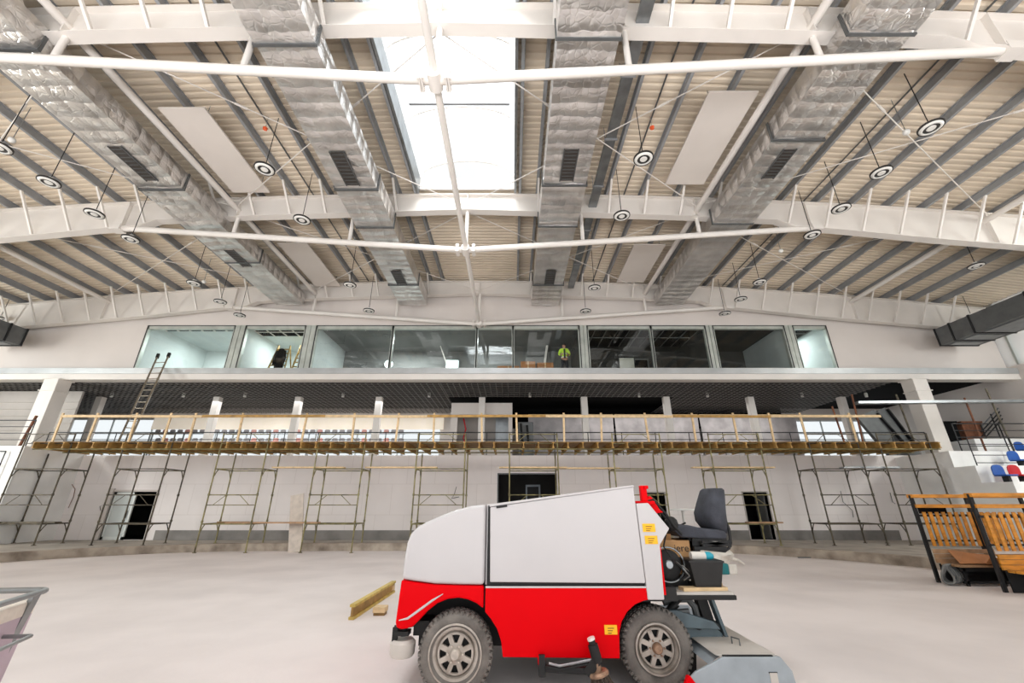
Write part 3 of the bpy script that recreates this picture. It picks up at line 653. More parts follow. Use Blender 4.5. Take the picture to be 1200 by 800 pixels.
# ------------------------------------------------------------------ people
def skin_body(name, joints, edges, m, parent, sub=2, root=0):
    off = wloc(parent); me = bpy.data.meshes.new(name)
    me.from_pydata([tuple(Vector(j[:3])) for j in joints], edges, [])
    me.materials.append(M[m]); o = bpy.data.objects.new(name, me); C.objects.link(o); o.parent = parent
    md = o.modifiers.new('skin', 'SKIN'); md.use_smooth_shade = True
    for i, sv in enumerate(me.skin_vertices[0].data):
        r = joints[i][3]; sv.radius = (r, r if len(joints[i]) < 5 else joints[i][4]); sv.use_root = (i == root)
    s = o.modifiers.new('sub', 'SUBSURF'); s.levels = sub; s.render_levels = sub
    return o
def worker(loc, label):
    t = thing('person', label, 'person', loc)
    # local metres, facing -y; forearms raised in front
    J = [(0,0,.93,.135,.10),(0,0,1.12,.13,.10),(0,.01,1.30,.15,.10),(0,.01,1.44,.10,.08),(0,0,1.53,.052,.052),(0,-.01,1.60,.078,.088),(0,-.01,1.68,.082,.1),(0,0,1.745,.05,.06),
         (-.19,.01,1.42,.062),(-.27,.02,1.18,.047),(-.20,-.20,1.08,.038),(-.14,-.29,1.10,.03),
         (.19,.01,1.42,.062),(.27,.02,1.18,.047),(.20,-.20,1.08,.038),(.14,-.29,1.10,.03),
         (-.095,0,.84,.095),(-.105,-.01,.48,.062),(-.11,.02,.10,.042),(-.115,-.12,.045,.036),
         (.095,0,.84,.095),(.11,-.02,.48,.062),(.12,.02,.10,.042),(.13,-.12,.045,.036)]
    E_ = [(0,1),(1,2),(2,3),(3,4),(4,5),(5,6),(6,7),(3,8),(8,9),(9,10),(10,11),(3,12),(12,13),(13,14),(14,15),(0,16),(16,17),(17,18),(18,19),(0,20),(20,21),(21,22),(22,23)]
    for base, s in ((11,-1),(15,1)):
        bx_,by,bz = J[base][:3]
        for k_, (dx,dz,l) in enumerate(((.03,.0,.07),(.012,.004,.082),(-.008,.004,.076),(-.026,0,.06))):
            i = len(J); J.append((bx_-s*.01+dx*1.0, by-.05, bz+dz, .010)); J.append((bx_-s*.025+dx, by-.05-l*.55, bz+dz-.02, .008)); E_ += [(base,i),(i,i+1)]
        i = len(J); J.append((bx_-s*.035,by-.02,bz+.03,.011)); J.append((bx_-s*.05,by-.055,bz+.04,.009)); E_ += [(base,i),(i,i+1)]
    skin_body('body', J, E_, 'skin', t)
    K = [(0,0,.90,.155,.125),(0,0,1.12,.155,.125),(0,.01,1.32,.17,.125),(0,.01,1.45,.105,.09),(-.19,.01,1.425,.08),(-.275,.02,1.18,.065),(-.215,-.17,1.085,.052),(.19,.01,1.425,.08),(.275,.02,1.18,.065),(.215,-.17,1.085,.052)]
    skin_body('hivis_jacket', K, [(0,1),(1,2),(2,3),(3,4),(4,5),(5,6),(3,7),(7,8),(8,9)], 'hivis', t)
    T = [(0,0,.90,.145,.115),(-.095,0,.80,.11),(-.105,-.01,.48,.08),(-.11,.02,.14,.068),(.095,0,.80,.11),(.11,-.02,.48,.08),(.12,.02,.14,.068)]
    skin_body('trousers', T, [(0,1),(1,2),(2,3),(0,4),(4,5),(5,6)], 'trousers', t)
    lx,ly,lz = loc; W = lambda a,b,c: (lx+a,ly+b,lz+c)
    m = MB(); m.ball(W(0,.015,1.70), (.093,.112,.082), 14); m.build('hair', 'hair', t, smooth=True)
    m = MB(); m.ball(W(0,-.115,1.645),(.014,.02,.02),8); m.build('nose', 'skin', t, smooth=True)
    m = MB(); m.ball(W(-.032,-.098,1.665),(.012,.008,.007),8); m.ball(W(.032,-.098,1.665),(.012,.008,.007),8); m.build('eyes', 'hair', t)
    m = MB(); m.ball(W(0,-.10,1.605),(.025,.008,.006),8); m.build('mouth', 'red_paint', t)
    m = MB(); m.ball(W(-.085,.005,1.65),(.012,.02,.03),8); m.ball(W(.085,.005,1.65),(.012,.02,.03),8); m.build('ears', 'skin', t, smooth=True)
    for zz in (1.0,1.18):
        m = MB(); m.lathe([(.0,-.025),(1,-.025),(1,.025),(0,.025)],(0,0,0),(0,0,1),20,False)
        for v in m.v: v.x = v.x*.172+lx; v.y = v.y*.142+ly; v.z = v.z+lz+zz
        m.build('reflective_band', 'reflective', t, smooth=True)
    for s in (-1,1):
        m = MB(); m.ball(W(s*.12,-.07,.045),(.05,.14,.05),10); m.build('boot', 'rubber', t, smooth=True)
    m = MB(); m.box(lx-.045,lx+.045,ly-.152,ly-.125,lz+.92,lz+1.42); m.build('dark_shirt_front', 'trousers', t)
    return t
worker((2.72,20.4,7.74), 'worker in a lime high visibility jacket standing behind the gallery glass')

# ------------------------------------------------------------------ lattice ceiling under the gallery
def lattice(xa, xb, ya, yb, label):
    t = thing('lattice_ceiling', label, 'ceiling grid', ((xa+xb)/2, ya, 7.2), 'black lattice ceilings')
    m = MB(); P = .3
    n = int((xb-xa)/P)
    for i in range(n+1): x = xa+P*i; m.box(x-.016,x+.016,ya,yb,7.16,7.19)
    m.build('long_blades', 'lattice', t)
    m = MB(); n = int((yb-ya)/P)
    for i in range(n+1): y = ya+P*i; m.box(xa,xb,y-.014,y+.014,7.16,7.185)
    m.build('cross_blades', 'lattice', t)
lattice(-30,-3.5,19.7,26.8,'black open lattice ceiling under the gallery, left of the white kiosk')
lattice(-3.5,9.0,19.7,22.5,'black open lattice ceiling strip over and right of the white kiosk')
lattice(9.0,18.5,19.7,26.8,'black open lattice ceiling under the gallery, right half')
# columns
COLX = [at(q,466,22.5).x for q in (119,256,351,445,684,780,878,985)]
c0 = thing('white_column', 'x', 'column', (0,22.5,3.72), 'slim white gallery columns')
MB().box(-.17,.17,22.34,22.66,3.72,7.16).build('shaft', 'steel_white', c0, bevel=.02); MB().box(-.24,.24,22.26,22.74,3.72,3.78).build('base_plate', 'steel_white', c0)
for i,x in enumerate(COLX):
    lab = 'slim white column under the gallery, %s from the left' % ORD[i]
    if i == 0: c0.location = (x,22.5,3.72); c0['label'] = lab
    else: dup(c0, (x,22.5,3.72), lab)
for x, lab in ((-21.75,'large white column at the left end of the gallery'),(19.25,'large white column at the right end of the gallery')):
    t = thing('large_column', lab, 'column', (x,19.25,3.72), None)
    MB().box(x-.34,x+.34,18.95,19.6,3.72,7.2).build('shaft', 'steel_white', t, bevel=.02); f = MB(); f.box(x-.42,x+.42,18.9,19.65,7.16,7.2); f.box(x-.40,x+.40,18.92,19.6,6.6,6.64); f.build('cap_plate', 'steel_white', t)
# track spot lamps under the lattice
for i, px_ in enumerate((131,215,287,402,503,621,749,829,940,1015)):
    p = at(px_, 463, 22.3)
    t = thing('spot_lamp', 'small white spot lamp under the lattice ceiling, %s from the left' % ORD[i], 'lamp', p, 'gallery spot lamps')
    MB().lathe([(0,-.1),(.07,-.1),(.085,.08),(.05,.14),(0,.14)], p, (0,0,1), 12, False).build('lamp_head', 'lamp_white', t, smooth=True)
    MB().tube([(p.x,p.y,p.z+.12),(p.x,p.y,7.3)], .015, 5).build('stem', 'lamp_white', t)
# kiosk
t = thing('white_kiosk', 'white boxy kiosk with a wide opening behind the scaffold deck', 'kiosk', (-1.65,22,3.72))
holed(-3.35,.02,3.72,6.9,[(-2.98,-.2,4.55,6.25)],22.75,22.95).build('front_panel', 'plaster', t)
m = MB(); m.box(-3.35,-3.2,22.95,25,3.72,6.9); m.box(-.13,.02,22.95,25,3.72,6.9); m.box(-3.35,.02,22.95,25,6.8,6.9); m.build('side_walls', 'plaster', t)
MB().box(-3.2,-.13,24.2,24.3,3.72,6.8).build('back_panel', 'plaster_grey', t)
m = MB(); m.box(-1.95,-1.93,24.15,24.2,3.8,6.6); m.box(-.95,-.15,24.14,24.2,3.8,6.4); m.build('inner_shutter', 'galv', t)
MB().tube([(-2.75,23.6,6.2),(-2.6,23.6,5.6),(-2.72,23.6,5.1),(-2.5,23.6,4.6)], .04, 6).build('red_hose', 'red_paint', t)
MB().box(-1.82,-1.48,22.5,22.74,3.72,7.16).build('front_post', 'steel_white', t)
a_, b_ = at(180,492,26.8).x, at(520,492,26.8).x
zt, zb_ = at(300,489,26.8).z, at(300,503,26.8).z
m = MB(); n = 40; Zs = [zb_+(zt-zb_)*i/4 for i in range(5)]
m.add([(a_+(b_-a_)*j/n, 26.8+.06*math.sin(j*1.3+z), z) for z in Zs for j in range(n+1)], [(r*(n+1)+j, r*(n+1)+j+1, (r+1)*(n+1)+j+1, (r+1)*(n+1)+j) for r in range(4) for j in range(n)])
tag(m.build('window_toning_sheet', 'sheet_white', smooth=True), 'long cream sheet added across the bright gallery windows on the left', 'sheet')  # sheet added to tone down the bright windows behind it
for r_,(py_,lab) in enumerate(((505,'small faded seat in the upper distant row before the bright gallery windows'),(515,'small faded seat in the lower distant row before the bright gallery windows'))):
    z_ = at(300,py_,26.6-r_*.8).z; n = 34
    m = MB(); xa_, xb_ = at(180,py_,26.6-r_*.8).x, at(475,py_,26.6-r_*.8).x; m.box(xa_,xb_,26.4-r_*.8,26.62-r_*.8,z_-.2,z_-.161)
    for i in range(9): xx = xa_+.1+(xb_-xa_-.2)*i/8; m.box(xx-.03,xx+.03,26.48-r_*.8,26.54-r_*.8,3.715,z_-.2)
    tag(m.build('seat_bench_rail', 'galv'), 'grey rail carrying the %s distant row of seats' % ('upper' if r_ == 0 else 'lower'), 'rail')
    for i in range(n):
        x = at(185,py_,26.6-r_*.8).x + (at(470,py_,26.6-r_*.8).x-at(185,py_,26.6-r_*.8).x)*i/(n-1); y = 26.6-r_*.8
        m = MB(); m.prism([(x-.16,z_-.12),(x+.16,z_-.12),(x+.16,z_+.05),(x+.1,z_+.1),(x-.1,z_+.1),(x-.16,z_+.05)], y, y+.04); m.box(x-.16,x+.16,y-.2,y,z_-.16,z_-.12)
        tag(m.build('distant_seat', ['seat_faded','seat_faded_red','seat_faded'][i % 3 if i % 5 else 0]), lab, 'seat', 'distant seat row %d' % (r_+1))
# plastic sheet screens on the right of the kiosk
for i,(a,b) in enumerate(((1.0,6.2),(6.3,11.4),(11.5,17.4))):
    t = thing('plastic_screen', 'greyish plastic dust sheet behind the deck, %s right of the kiosk' % ORD[i], 'sheet', ((a+b)/2,25.5,3.72), 'plastic dust sheets')
    m = MB(); n = 24; Z_ = [3.72,4.5,5.3,6.0,6.75]
    vs = [(a+(b-a)*j/n, 25.5+.05*math.sin(j*1.7+z*2)+.03*math.sin(j*.6), z) for z in Z_ for j in range(n+1)]
    m.add(vs, [(r*(n+1)+j, r*(n+1)+j+1, (r+1)*(n+1)+j+1, (r+1)*(n+1)+j) for r in range(len(Z_)-1) for j in range(n)]); m.build('sheet', 'sheet', t, smooth=True)
    MB().box(a,b,25.45,25.55,6.75,6.82).build('top_batten', 'wood_pale', t)
t = thing('machine_cabinet', 'dark machinery cabinet with hoses right of the kiosk', 'cabinet', (.75,23.6,3.72))
m = MB(); m.box(.35,1.2,23.6,24.1,3.72,6.0); m.build('cabinet_body', 'galv_dark', t, bevel=.02); m = MB(); m.tube([(.5,23.5,5.9),(.55,23.45,5.0),(.7,23.45,4.7),(.9,23.45,4.9),(.85,23.5,5.8)], .06, 8); m.build('hose', 'rubber', t); MB().box(.5,.9,23.56,23.6,5.3,5.8).build('control_panel', 'room_grey', t)
struct(MB().box(-.0,17.5,26.9,26.95,6.2,7.5).build('wall_gallery_dark', 'void'))  # black board standing in for the dark void under the soffit
# grey shutter wall at far left
m = MB(); m.box(-30,-22.2,21.0,21.1,3.72,7.1)
for i in range(8): m.box(-30,-22.2,20.96,21.0,4.0+i*.36,4.03+i*.36)
struct(m.build('wall_shutter', 'plaster_grey'))

# black railing on the gallery edge
def railing(name, label, pts, h, rails, m='black', post_step=1.5, group=None, r=.022):
    t = thing(name, label, 'railing', pts[0], group)
    for f in rails:
        q = [Vector(p)+Vector((0,0,h*f)) for p in pts]; MB().tube(q, r if f == 1 else r*.7, 6).build('rail', m, t)
    for a,b in zip(pts, pts[1:]):
        a = Vector(a); b = Vector(b); n = max(1, int((b-a).length/post_step))
        for i in range(n+1):
            p = a.lerp(b, i/n); MB().tube([p, p+Vector((0,0,h))], r*.9, 6).build('post', m, t)
    return t
railing('gallery_railing', 'black steel railing along the gallery edge behind the deck', [(-21.2,19.3,3.72),(18.9,19.3,3.72)], 1.0, (1,.68,.36), post_step=1.5)

# ------------------------------------------------------------------ lower wall doors
def door_struct(n): 
    o = struct(thing('door_%d'%n, 'x', 'x', (0,19.5,.25))); del o['label']; del o['category']; return o
d1 = door_struct(1)
a,b,z0,z1 = DOORS[0]
m = MB(); m.box(a-.22,a,WB-.1,WB+.2,z0,z1+.05); m.box(a,b,WB-.04,WB+.2,z1-.08,z1); m.box(b-.06,b,WB-.04,WB+.2,z0,z1); m.build('door_frame', 'plaster', d1)
m = MB(); w = 1.0
m.box(a+.06,a+.14,WB-.02,WB+.04,z0,z1-.1); m.box(a+w-.1,a+w,WB-.02,WB+.04,z0,z1-.1); m.box(a+.06,a+w,WB-.02,WB+.04,z1-.2,z1-.1); m.box(a+.06,a+w,WB-.02,WB+.04,z0,z0+.12); m.build('door_leaf_frame', 'door_white', d1)
MB().box(a+.14,a+w-.1,WB,WB+.02,z0+.12,z1-.2).build('door_pane', 'room_white', d1)
MB().box(a+w-.2,a+w-.16,WB-.08,WB-.02,1.1,1.4).build('door_handle', 'black', d1)
for n,(a,b,z0,z1) in enumerate(DOORS[1:], 2):
    dd = door_struct(n); m = MB(); m.box(a-.05,a,WB-.02,WB+.2,z0,z1+.05); m.box(b,b+.05,WB-.02,WB+.2,z0,z1+.05); m.box(a,b,WB-.02,WB+.2,z1,z1+.05); m.build('door_frame', 'galv_dark' if n == 2 else 'plaster_grey', dd)
    if n == 4: MB().bar((b-.03,WB+.2,z0+.95),(b-.10,WB+.85,z0+.95),.04,1.85).build('door_leaf', 'room_grey', dd)
    if n == 2:
        m = MB(); m.box(.7,1.45,22.6,22.7,.25,2.6); m.build('inner_door_frame', 'veh_grey', dd); MB().box(.78,1.36,22.58,22.6,.25,2.5).build('inner_door_leaf', 'black', dd)

# cable loops sticking from the wall
for i, pts in enumerate(([(124,592),(126,582),(131,580),(129,588),(124,589)],[(118,598),(117,593),(122,591),(123,596),(119,598)],[(84,567),(88,573),(86,582),(80,595)],[(535,570),(532,580),(529,584),(538,582)],[(985,575),(988,588),(999,598),(1000,606)],[(1043,577),(1046,588),(1049,590)],[(1079,535),(1079,545),(1083,549),(1087,546)])):
    q = [at(x,y,19.44) for x,y in pts]
    lab = ['looped black cable above the left glazed door','small cable loop beside the left glazed door','red cable dangling on the left wall','black cable tail poking out above the machine','thin cable hanging on the right wall','short cable coil near the right wall corner','black cable hanging under the right deck end'][i]
    tag(MB().tube(q, .012, 6).build('wall_cable', 'rust' if i == 2 else 'black'), lab, 'cable')

# ------------------------------------------------------------------ side stands
struct(MB().box(-30,-19.45,17.0,19.5,0,3.82).build('wall_stand_left', 'stand_white'))
m = MB(); m.box(17.35,24.3,17.0,19.5,0,3.62); struct(m.build('wall_stand_right', 'stand_white'))
Z1 = at(1185,550,15.4).z-.43; Z2 = at(1193,533,16.4).z-.43
struct(MB().box(17.0,24.3,15.9,17.0,.24,Z2).build('floor_step', 'stand_white'))
struct(MB().box(17.0,24.3,14.9,15.9,.24,Z1).build('floor_step', 'stand_white'))
struct(MB().box(17.0,24.3,13.6,14.9,.24,Z1*.5).build('floor_step', 'stand_white'))
struct(MB().box(21.5,24.3,19.7,22.5,3.72,4.5).build('floor_upper_step', 'stand_white'))
# upper right stairs/steel and boards
railing('stand_railing', 'black railing on top of the right stand beside the white column', [(18.0,17.1,3.62),(19.9,17.1,3.62),(24.2,17.1,3.62)], 1.1, (1,.75,.5,.25), post_step=1.25)
railing('step_railing', 'black railing on the right stand steps above the pine benches', [(17.95,16.7,Z2),(19.6,16.7,Z2)], 1.15, (1,.7,.4,.15), post_step=1.7)
railing('step_railing', 'black stair railing before the blue and red seats', [(18.3,14.95,Z1),(24,14.95,Z1)], 1.0, (1,.6,.2), post_step=1.8)
railing('stand_railing', 'dark railing on the left stand top edge', [(-24.5,17.15,3.82),(-19.6,17.15,3.82)], 1.05, (1,.75,.5,.25), post_step=1.3)
railing('step_railing', 'short black railing low on the left stand', [(-24,16.9,2.6),(-20.0,16.9,2.6)], 1.0, (1,.5), post_step=1.2)
def stadium_seat(x, y, z, m, label):
    t = thing('stadium_seat', label, 'seat', (x,y,z), 'plastic stadium seats')
    p = MB(); out = [(-.22,0),(-.22,.2),(-.2,.28),(-.14,.34),(-.05,.36),(.05,.36),(.14,.34),(.2,.28),(.22,.2),(.22,0)]
    p.prism([(x+a,z+.25+b) for a,b in out], y+.16, y+.20); p.build('seat_back', m, t, bevel=.015)
    p = MB(); p.box(x-.22,x+.22,y-.22,y+.18,z+.21,z+.26); p.build('seat_pan', m, t, bevel=.02)
    p = MB(); p.box(x-.05,x+.05,y-.1,y+.1,z,z+.21); p.build('seat_bracket', 'black', t)
for px_,py_,m_,lab in ((1176,551,'seat_blue','blue stadium seat behind the stair railing, left of the red one'),(1194,549,'seat_red','red stadium seat behind the stair railing'),(1193,533,'seat_blue','blue stadium seat on the higher step behind the red seat'),(1193,507,'seat_blue','blue stadium seat at the upper right edge by the dark rails')):
    Yp = {551:15.4,549:15.4,533:16.4,507:18.6}[py_]; p = at(px_,py_,Yp)
    stadium_seat(p.x, Yp, {15.4:Z1,16.4:Z2,18.6:3.62}[Yp], m_, lab)

# ------------------------------------------------------------------ scaffold towers
FY, BY = 16.9, 17.95
BAYS = [(-19.4,-17.5),(-15.4,-13.5),(-11.55,-9.7),(-7.7,-5.85),(-3.75,-1.85),(-.1,1.8),(4.0,5.9),(7.85,9.85),(11.8,13.75),(14.6,16.6)]
def inside(x, y):                                  # on the rink floor (inside the kerb)?
    if x < -9.2: return (x+9.2)**2+(y-10.1)**2 < 7.5**2
    if x > 4.1: return (x-4.1)**2+(y-9.7)**2 < 8**2
    return y < 17.6
def gz(x, y): return 0 if inside(x, y) else .24
def tower(xa, xb, label, m):
    t = thing('scaffold_tower', label, 'scaffold', ((xa+xb)/2,FY,0), 'scaffold towers along the end wall')
    r = .027
    for x in (xa,xb):
        for y,top in ((FY,4.3),(BY,3.62)):
            p = MB(); z = gz(x,y); p.tube([(x,y,z),(x,y,top)], r, 8); p.tube([(x,y,z),(x,y,z+.02)], .07, 8)
            p.tube([(x,y,1.0),(x,y,1.08)], .04, 8); p.tube([(x,y,1.95),(x,y,2.03)], .042, 8); p.build('standard', m, t)
        for zt in (.96,2.93):
            f = MB(); f.tube([(x,FY,zt),(x,BY,zt)], .024, 7)
            f.tube([(x,FY,zt-.32),(x,FY+.12,zt-.1),(x,FY+.2,zt)], .018, 6); f.tube([(x,BY,zt-.32),(x,BY-.12,zt-.1),(x,BY-.2,zt)], .018, 6)
            f.build('transom', m, t)
    for z0 in (1.62,3.9):
        g = MB(); zr = z0+.36
        g.tube([(xa,FY,zr),(xb,FY,zr)], .02, 6); g.tube([(xa,FY,z0),(xb,FY,z0)], .016, 6)
        L_ = xb-xa; g.tube([(xa+L_*.13,FY,z0),(xa+L_*.36,FY,zr)], .013, 6); g.tube([(xb-L_*.13,FY,z0),(xb-L_*.36,FY,zr)], .013, 6)
        g.build('guard_frame', m, t)
    for z0 in (.96,2.93):
        g = MB(); g.tube([(xa,FY,z0),(xb,FY,z0)], .02, 6); g.tube([(xa,BY,z0),(xb,BY,z0)], .02, 6); g.build('ledger', m, t)
    return t
tl = ['before the left stand','around the left glazed door','right of the left glazed door','right of the leaning board','behind the machine nose','before the wide dark doorway',
      'behind the driver seat','before the right dark doorway','right of the right dark doorway','behind the pine benches']
for (xa,xb), w in zip(BAYS, tl):
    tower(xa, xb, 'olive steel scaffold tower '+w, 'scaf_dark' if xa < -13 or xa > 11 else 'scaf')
# boards on the towers
for xa,xb,z,y,m_,lab in ((-9.4,-6.6,2.99,17.1,'wood_pale','pale scaffold board resting on the third and fourth towers'),(-5.75,-2.95,2.99,17.1,'wood_pale','pale scaffold board bridging towards the machine nose tower'),
                  (-.5,2.15,2.99,17.1,'wood_pale','pale scaffold board over the wide dark doorway'),(1.9,4.3,2.985,17.4,'wood_pale','pale scaffold board right of the wide dark doorway'),
                  (7.1,10.3,2.99,17.1,'wood_pale','pale scaffold board above the right dark doorway'),(13.0,15.2,2.99,17.1,'galv','grey scaffold board at the right end towers'),
                  (-10.7,-7.25,1.0,17.05,'wood_brown','low brown scaffold board in front of the leaning board'),(-20.0,-17.3,1.0,17.3,'scaf_dark','low dark board on the leftmost tower'),
                  (8.9,10.2,1.0,17.2,'wood_brown','short brown board low on the tower by the right doorway'),(-11.3,-10.2,1.0,17.5,'wood_dark','splintered board low on the third tower')):
    tag(MB().box(xa,xb,y-.14,y+.14,z-.02,z+.03).build('scaffold_board', m_), lab, 'board', 'scaffold boards')
# deck: bearers, joists, sheets, guard rails
DX0, DX1 = -18.9, 16.9
for y_, wv in ((FY-.06,'front'),(BY+.06,'rear')):
    tag(MB().tube([(DX0,y_,3.672),(DX1,y_,3.672)], .026, 8).build('deck_ledger', 'scaf'), 'long %s scaffold tube carrying the deck joists' % wv, 'tube', 'deck ledgers')
j0 = MB(); j0.box(-.04,.04,16.7,19.05,3.70,3.74); j0.box(-.014,.014,16.7,19.05,3.74,3.89); j0.box(-.04,.04,16.7,19.05,3.89,3.93)
J = None; nj = 62
for i in range(nj):
    x = DX0+.1+(DX1-DX0-.2)*i/(nj-1)
    if J is None: J = j0.build('deck_joist', 'wood'); o = J
    else: o = J.copy(); C.objects.link(o)
    o.location = (x,0,0)
    tag(o, 'yellow timber joist laid crosswise under the scaffold deck boards', 'joist', 'scaffold deck joists')
for i in range(9):
    a = DX0+(DX1-DX0)*i/9; b = DX0+(DX1-DX0)*(i+1)/9-.02
    tag(MB().box(a,b,16.8,18.95,3.931,3.955).build('deck_sheet', 'wood_dark'), 'plywood sheet on top of the scaffold deck, %s from the left' % ORD[i], 'board', 'scaffold deck sheets')
GP = [63,104,152,192,222,279,354,413,464,508,565,606,661,705,760,815,864,906,945,1003]
for i, px_ in enumerate(GP):
    x = at(px_, 505, 16.8).x; lean = random.uniform(-.05,.05)
    tag(MB().bar((x,16.90,3.956),(x+lean,16.90,5.12),.075,.05,(0,1,0)).build('guard_post', 'wood_pale'), 'upright timber guard post on the deck edge, %s from the left' % ORD[i], 'post', 'deck guard posts')
rx = [at(p,488,16.75).x for p in (68,235,380,500,640,790,905,1035)]
for i,(a,b) in enumerate(zip(rx, rx[1:])):
    tag(MB().bar((a,16.85,4.98),(b-.01,16.85,4.97+random.uniform(-.02,.02)),.04,.1).build('guard_rail', 'wood_pale' if i % 2 == 0 else 'wood'), 'horizontal timber guard rail over the scaffold deck, %s length from the left' % ORD[i], 'rail', 'deck guard rails')
# ladder leaning on the ledge
t = thing('leaning_ladder', 'aluminium ladder leaning from the scaffold deck against the gallery ledge', 'ladder', at(145,517,17.3))
pb = [at(139,517,17.3), at(151,518,17.3)]; pt = [at(184,419,18.98), at(197,418,18.98)]
for a,b in zip(pb, pt):
    MB().bar(a, b, .06, .09).build('rail', 'ladder', t); q = Vector(b)-(Vector(b)-Vector(a)).normalized()*.0
    MB().bar(q, q+(Vector(b)-Vector(a)).normalized()*.22, .12, .14).build('end_cap', 'rubber', t)
for i in range(1,14):
    f = i/14; MB().tube([pb[0].lerp(pt[0],f), pb[1].lerp(pt[1],f)], .02, 6).build('rung', 'ladder', t)
# leaning board
tag(MB().bar((at(346,645,17.15).x,17.15,.0),(at(346,645,17.15).x-.36,17.3,2.0),.50,.04,(0,1,0)).build('leaning_board', 'board'), 'tall pinkish grey board standing upright between two scaffold towers', 'board')
tag(MB().tube([at(22,524,17.2),at(43,487,17.25)], .05, 8).build('scaffold_pole', 'rust'), 'rusty red pole leaning by the railing on the left stand', 'pole')
# upper right tangle: horizontal board on dark standards, inclined steel flights
for i,(xt,yt,xb,yb_) in enumerate(((998,462,1012,520),(1050,462,1075,528),(1130,466,1155,527),(1155,455,1188,527),(975,476,990,520))):
    a = at(xt,yt,17.3); b = at(xb,yb_,17.3); b.z = 3.96 if b.x < 16.8 else 3.62
    tag(MB().tube([a,b], .035, 8).build('scaffold_pole', 'scaf_dark' if i % 2 else 'rust'), 'dark upright scaffold pole over the right deck end, %s in line' % ORD[i], 'pole', 'right end scaffold poles')
a = at(1003,472,17.25); b = at(1215,470,17.25)
tag(MB().bar(a, b, .3, .1).build('lifted_board', 'galv'), 'long grey board carried by dark poles beside the right white column', 'board')
for i,(xt,yt,xb,yb_,w) in enumerate(((1013,485,1045,522,1.0),(1030,480,1062,522,.6))):
    t0 = at(xt,yt,20.6+i*.9); b0 = at(xb,yb_,20.4+i*.9)
    t = thing('steel_stringer', 'dark inclined steel stringer behind the right deck end, %s one' % ('wider' if i == 0 else 'narrower'), 'beam', b0)
    MB().bar(b0-(t0-b0).normalized()*((b0.z-3.72)/max(.2,(t0-b0).normalized().z)), t0, w, .18, (0,1,0)).build('web', 'galv_dark', t); MB().bar(b0+Vector((.5*w,-.1,0)), t0+Vector((.5*w,-.1,0)), .06, .3, (0,1,0)).build('flange', 'black', t)
for i,(xt,yt,xb,yb_) in enumerate(((1195,450,1150,500),(1215,452,1172,505),(1190,487,1140,520))):
    t = thing('stair_flight', 'steel stair rail climbing at the upper right edge, %s one' % ORD[i], 'railing', at(xb,yb_,21), 'steel stair rails')
    for k_ in range(4): MB().tube([at(xb,yb_+k_*6,20.6+i), at(xt,yt+k_*6,20.6+i)], .03, 6).build('rail', 'black' if k_ else 'galv', t)
    for k_ in range(5): f = k_/4; p = at(xb,yb_,20.6+i).lerp(at(xt,yt,20.6+i),f); MB().tube([p+Vector((0,0,.1)), p-Vector((0,0,1.1))], .03, 6).build('post', 'black', t)
for px_,lab,m_ in ((1110,'dark crate stacked in the right undercroft','void'),(1140,'maroon box beside the dark crate in the right undercroft','rust')):
    p = at(px_,500,21.0); t = thing('storage_crate', lab, 'crate', (p.x,21.0,3.72)); MB().box(p.x-.5,p.x+.5,21.0,21.6,3.72,p.z+.2).build('crate_body', m_, t, bevel=.02); MB().box(p.x-.54,p.x+.54,20.96,21.64,p.z+.2,p.z+.28).build('lid', m_, t)

# ------------------------------------------------------------------ pine benches with slatted backs, right
def bench(x0, y, L_, label, big):
    t = thing('slatted_bench', label, 'bench', (x0,y,0), None)
    s = lambda z: z
    for k_ in (0,.5,1):
        x = x0+L_*k_; MB().bar((x,y+.04,0),(x,y+.04,1.83),.07,.05,(0,1,0)).build('steel_post', 'black', t)
    MB().box(x0-.03,x0+L_+.03,y-.05,y+.13,1.77,1.85).build('top_rail', 'wood_orange', t, bevel=.008)
    MB().box(x0,x0+L_,y-.03,y+.02,1.55,1.63).build('second_rail', 'wood_orange', t, bevel=.008)
    n = int(L_/.15)
    m = MB()
    for i in range(n):
        x = x0+.09+i*.15; m.box(x,x+.075,y-.03,y-.008,.74,1.46)
    m.build('slat_panel', 'wood_orange', t)
    m = MB(); m.box(x0,x0+L_,y-.008,y+.015,1.36,1.41); m.box(x0,x0+L_,y-.008,y+.015,.83,.87); m.build('slat_rails', 'black', t)
    m = MB()
    for i in range(3): m.box(x0+.05,x0+L_,y-.03-.0*i,y,.40+i*.095,.485+i*.095)
    m.build('lower_planks', 'wood_brown' if not big else 'wood_orange', t)
    m = MB()
    for i in range(3): m.box(x0+.1,x0+L_,y-.48+i*.15,y-.35+i*.15,.36,.40)
    m.build('seat_planks', 'wood_brown' if not big else 'wood_orange', t)
    m = MB(); m.box(x0+.1,x0+L_,y-.46,y-.42,.28,.36); m.box(x0+.1,x0+L_,y-.46,y-.42,.05,.1)
    for k_ in (.05,.35,.65,.97): m.box(x0+L_*k_-.02+.05,x0+L_*k_+.03+.05,y-.46,y-.41,0,.36)
    m.box(x0+.1,x0+L_,y-.02,y,.0,.38); m.build('base_frame', 'black', t)
    if big:
        m = MB(); m.box(x0+.1,x0+L_,y+.05,y+.06,.68,.80); m.build('white_liner', 'panel_white', t)
    else:
        m = MB(); m.box(x0+.1,x0+.75,y+.05,y+.08,1.42,1.58); m.build('dark_tray', 'void', t)
    return t
bench(9.55, 10.6, 2.6, 'pine slatted bench with cardboard on its seat, the rear one', False)
bench(9.78, 9.45, 2.6, 'pine slatted bench at the right edge, the front one', True)
t = thing('flattened_cardboard', 'crumpled brown cardboard lying on the rear pine bench seat', 'cardboard', (10.2,10.35,.41))
m = MB()
def sheetpoly(mb, P): mb.add(P, [tuple(range(len(P)))])
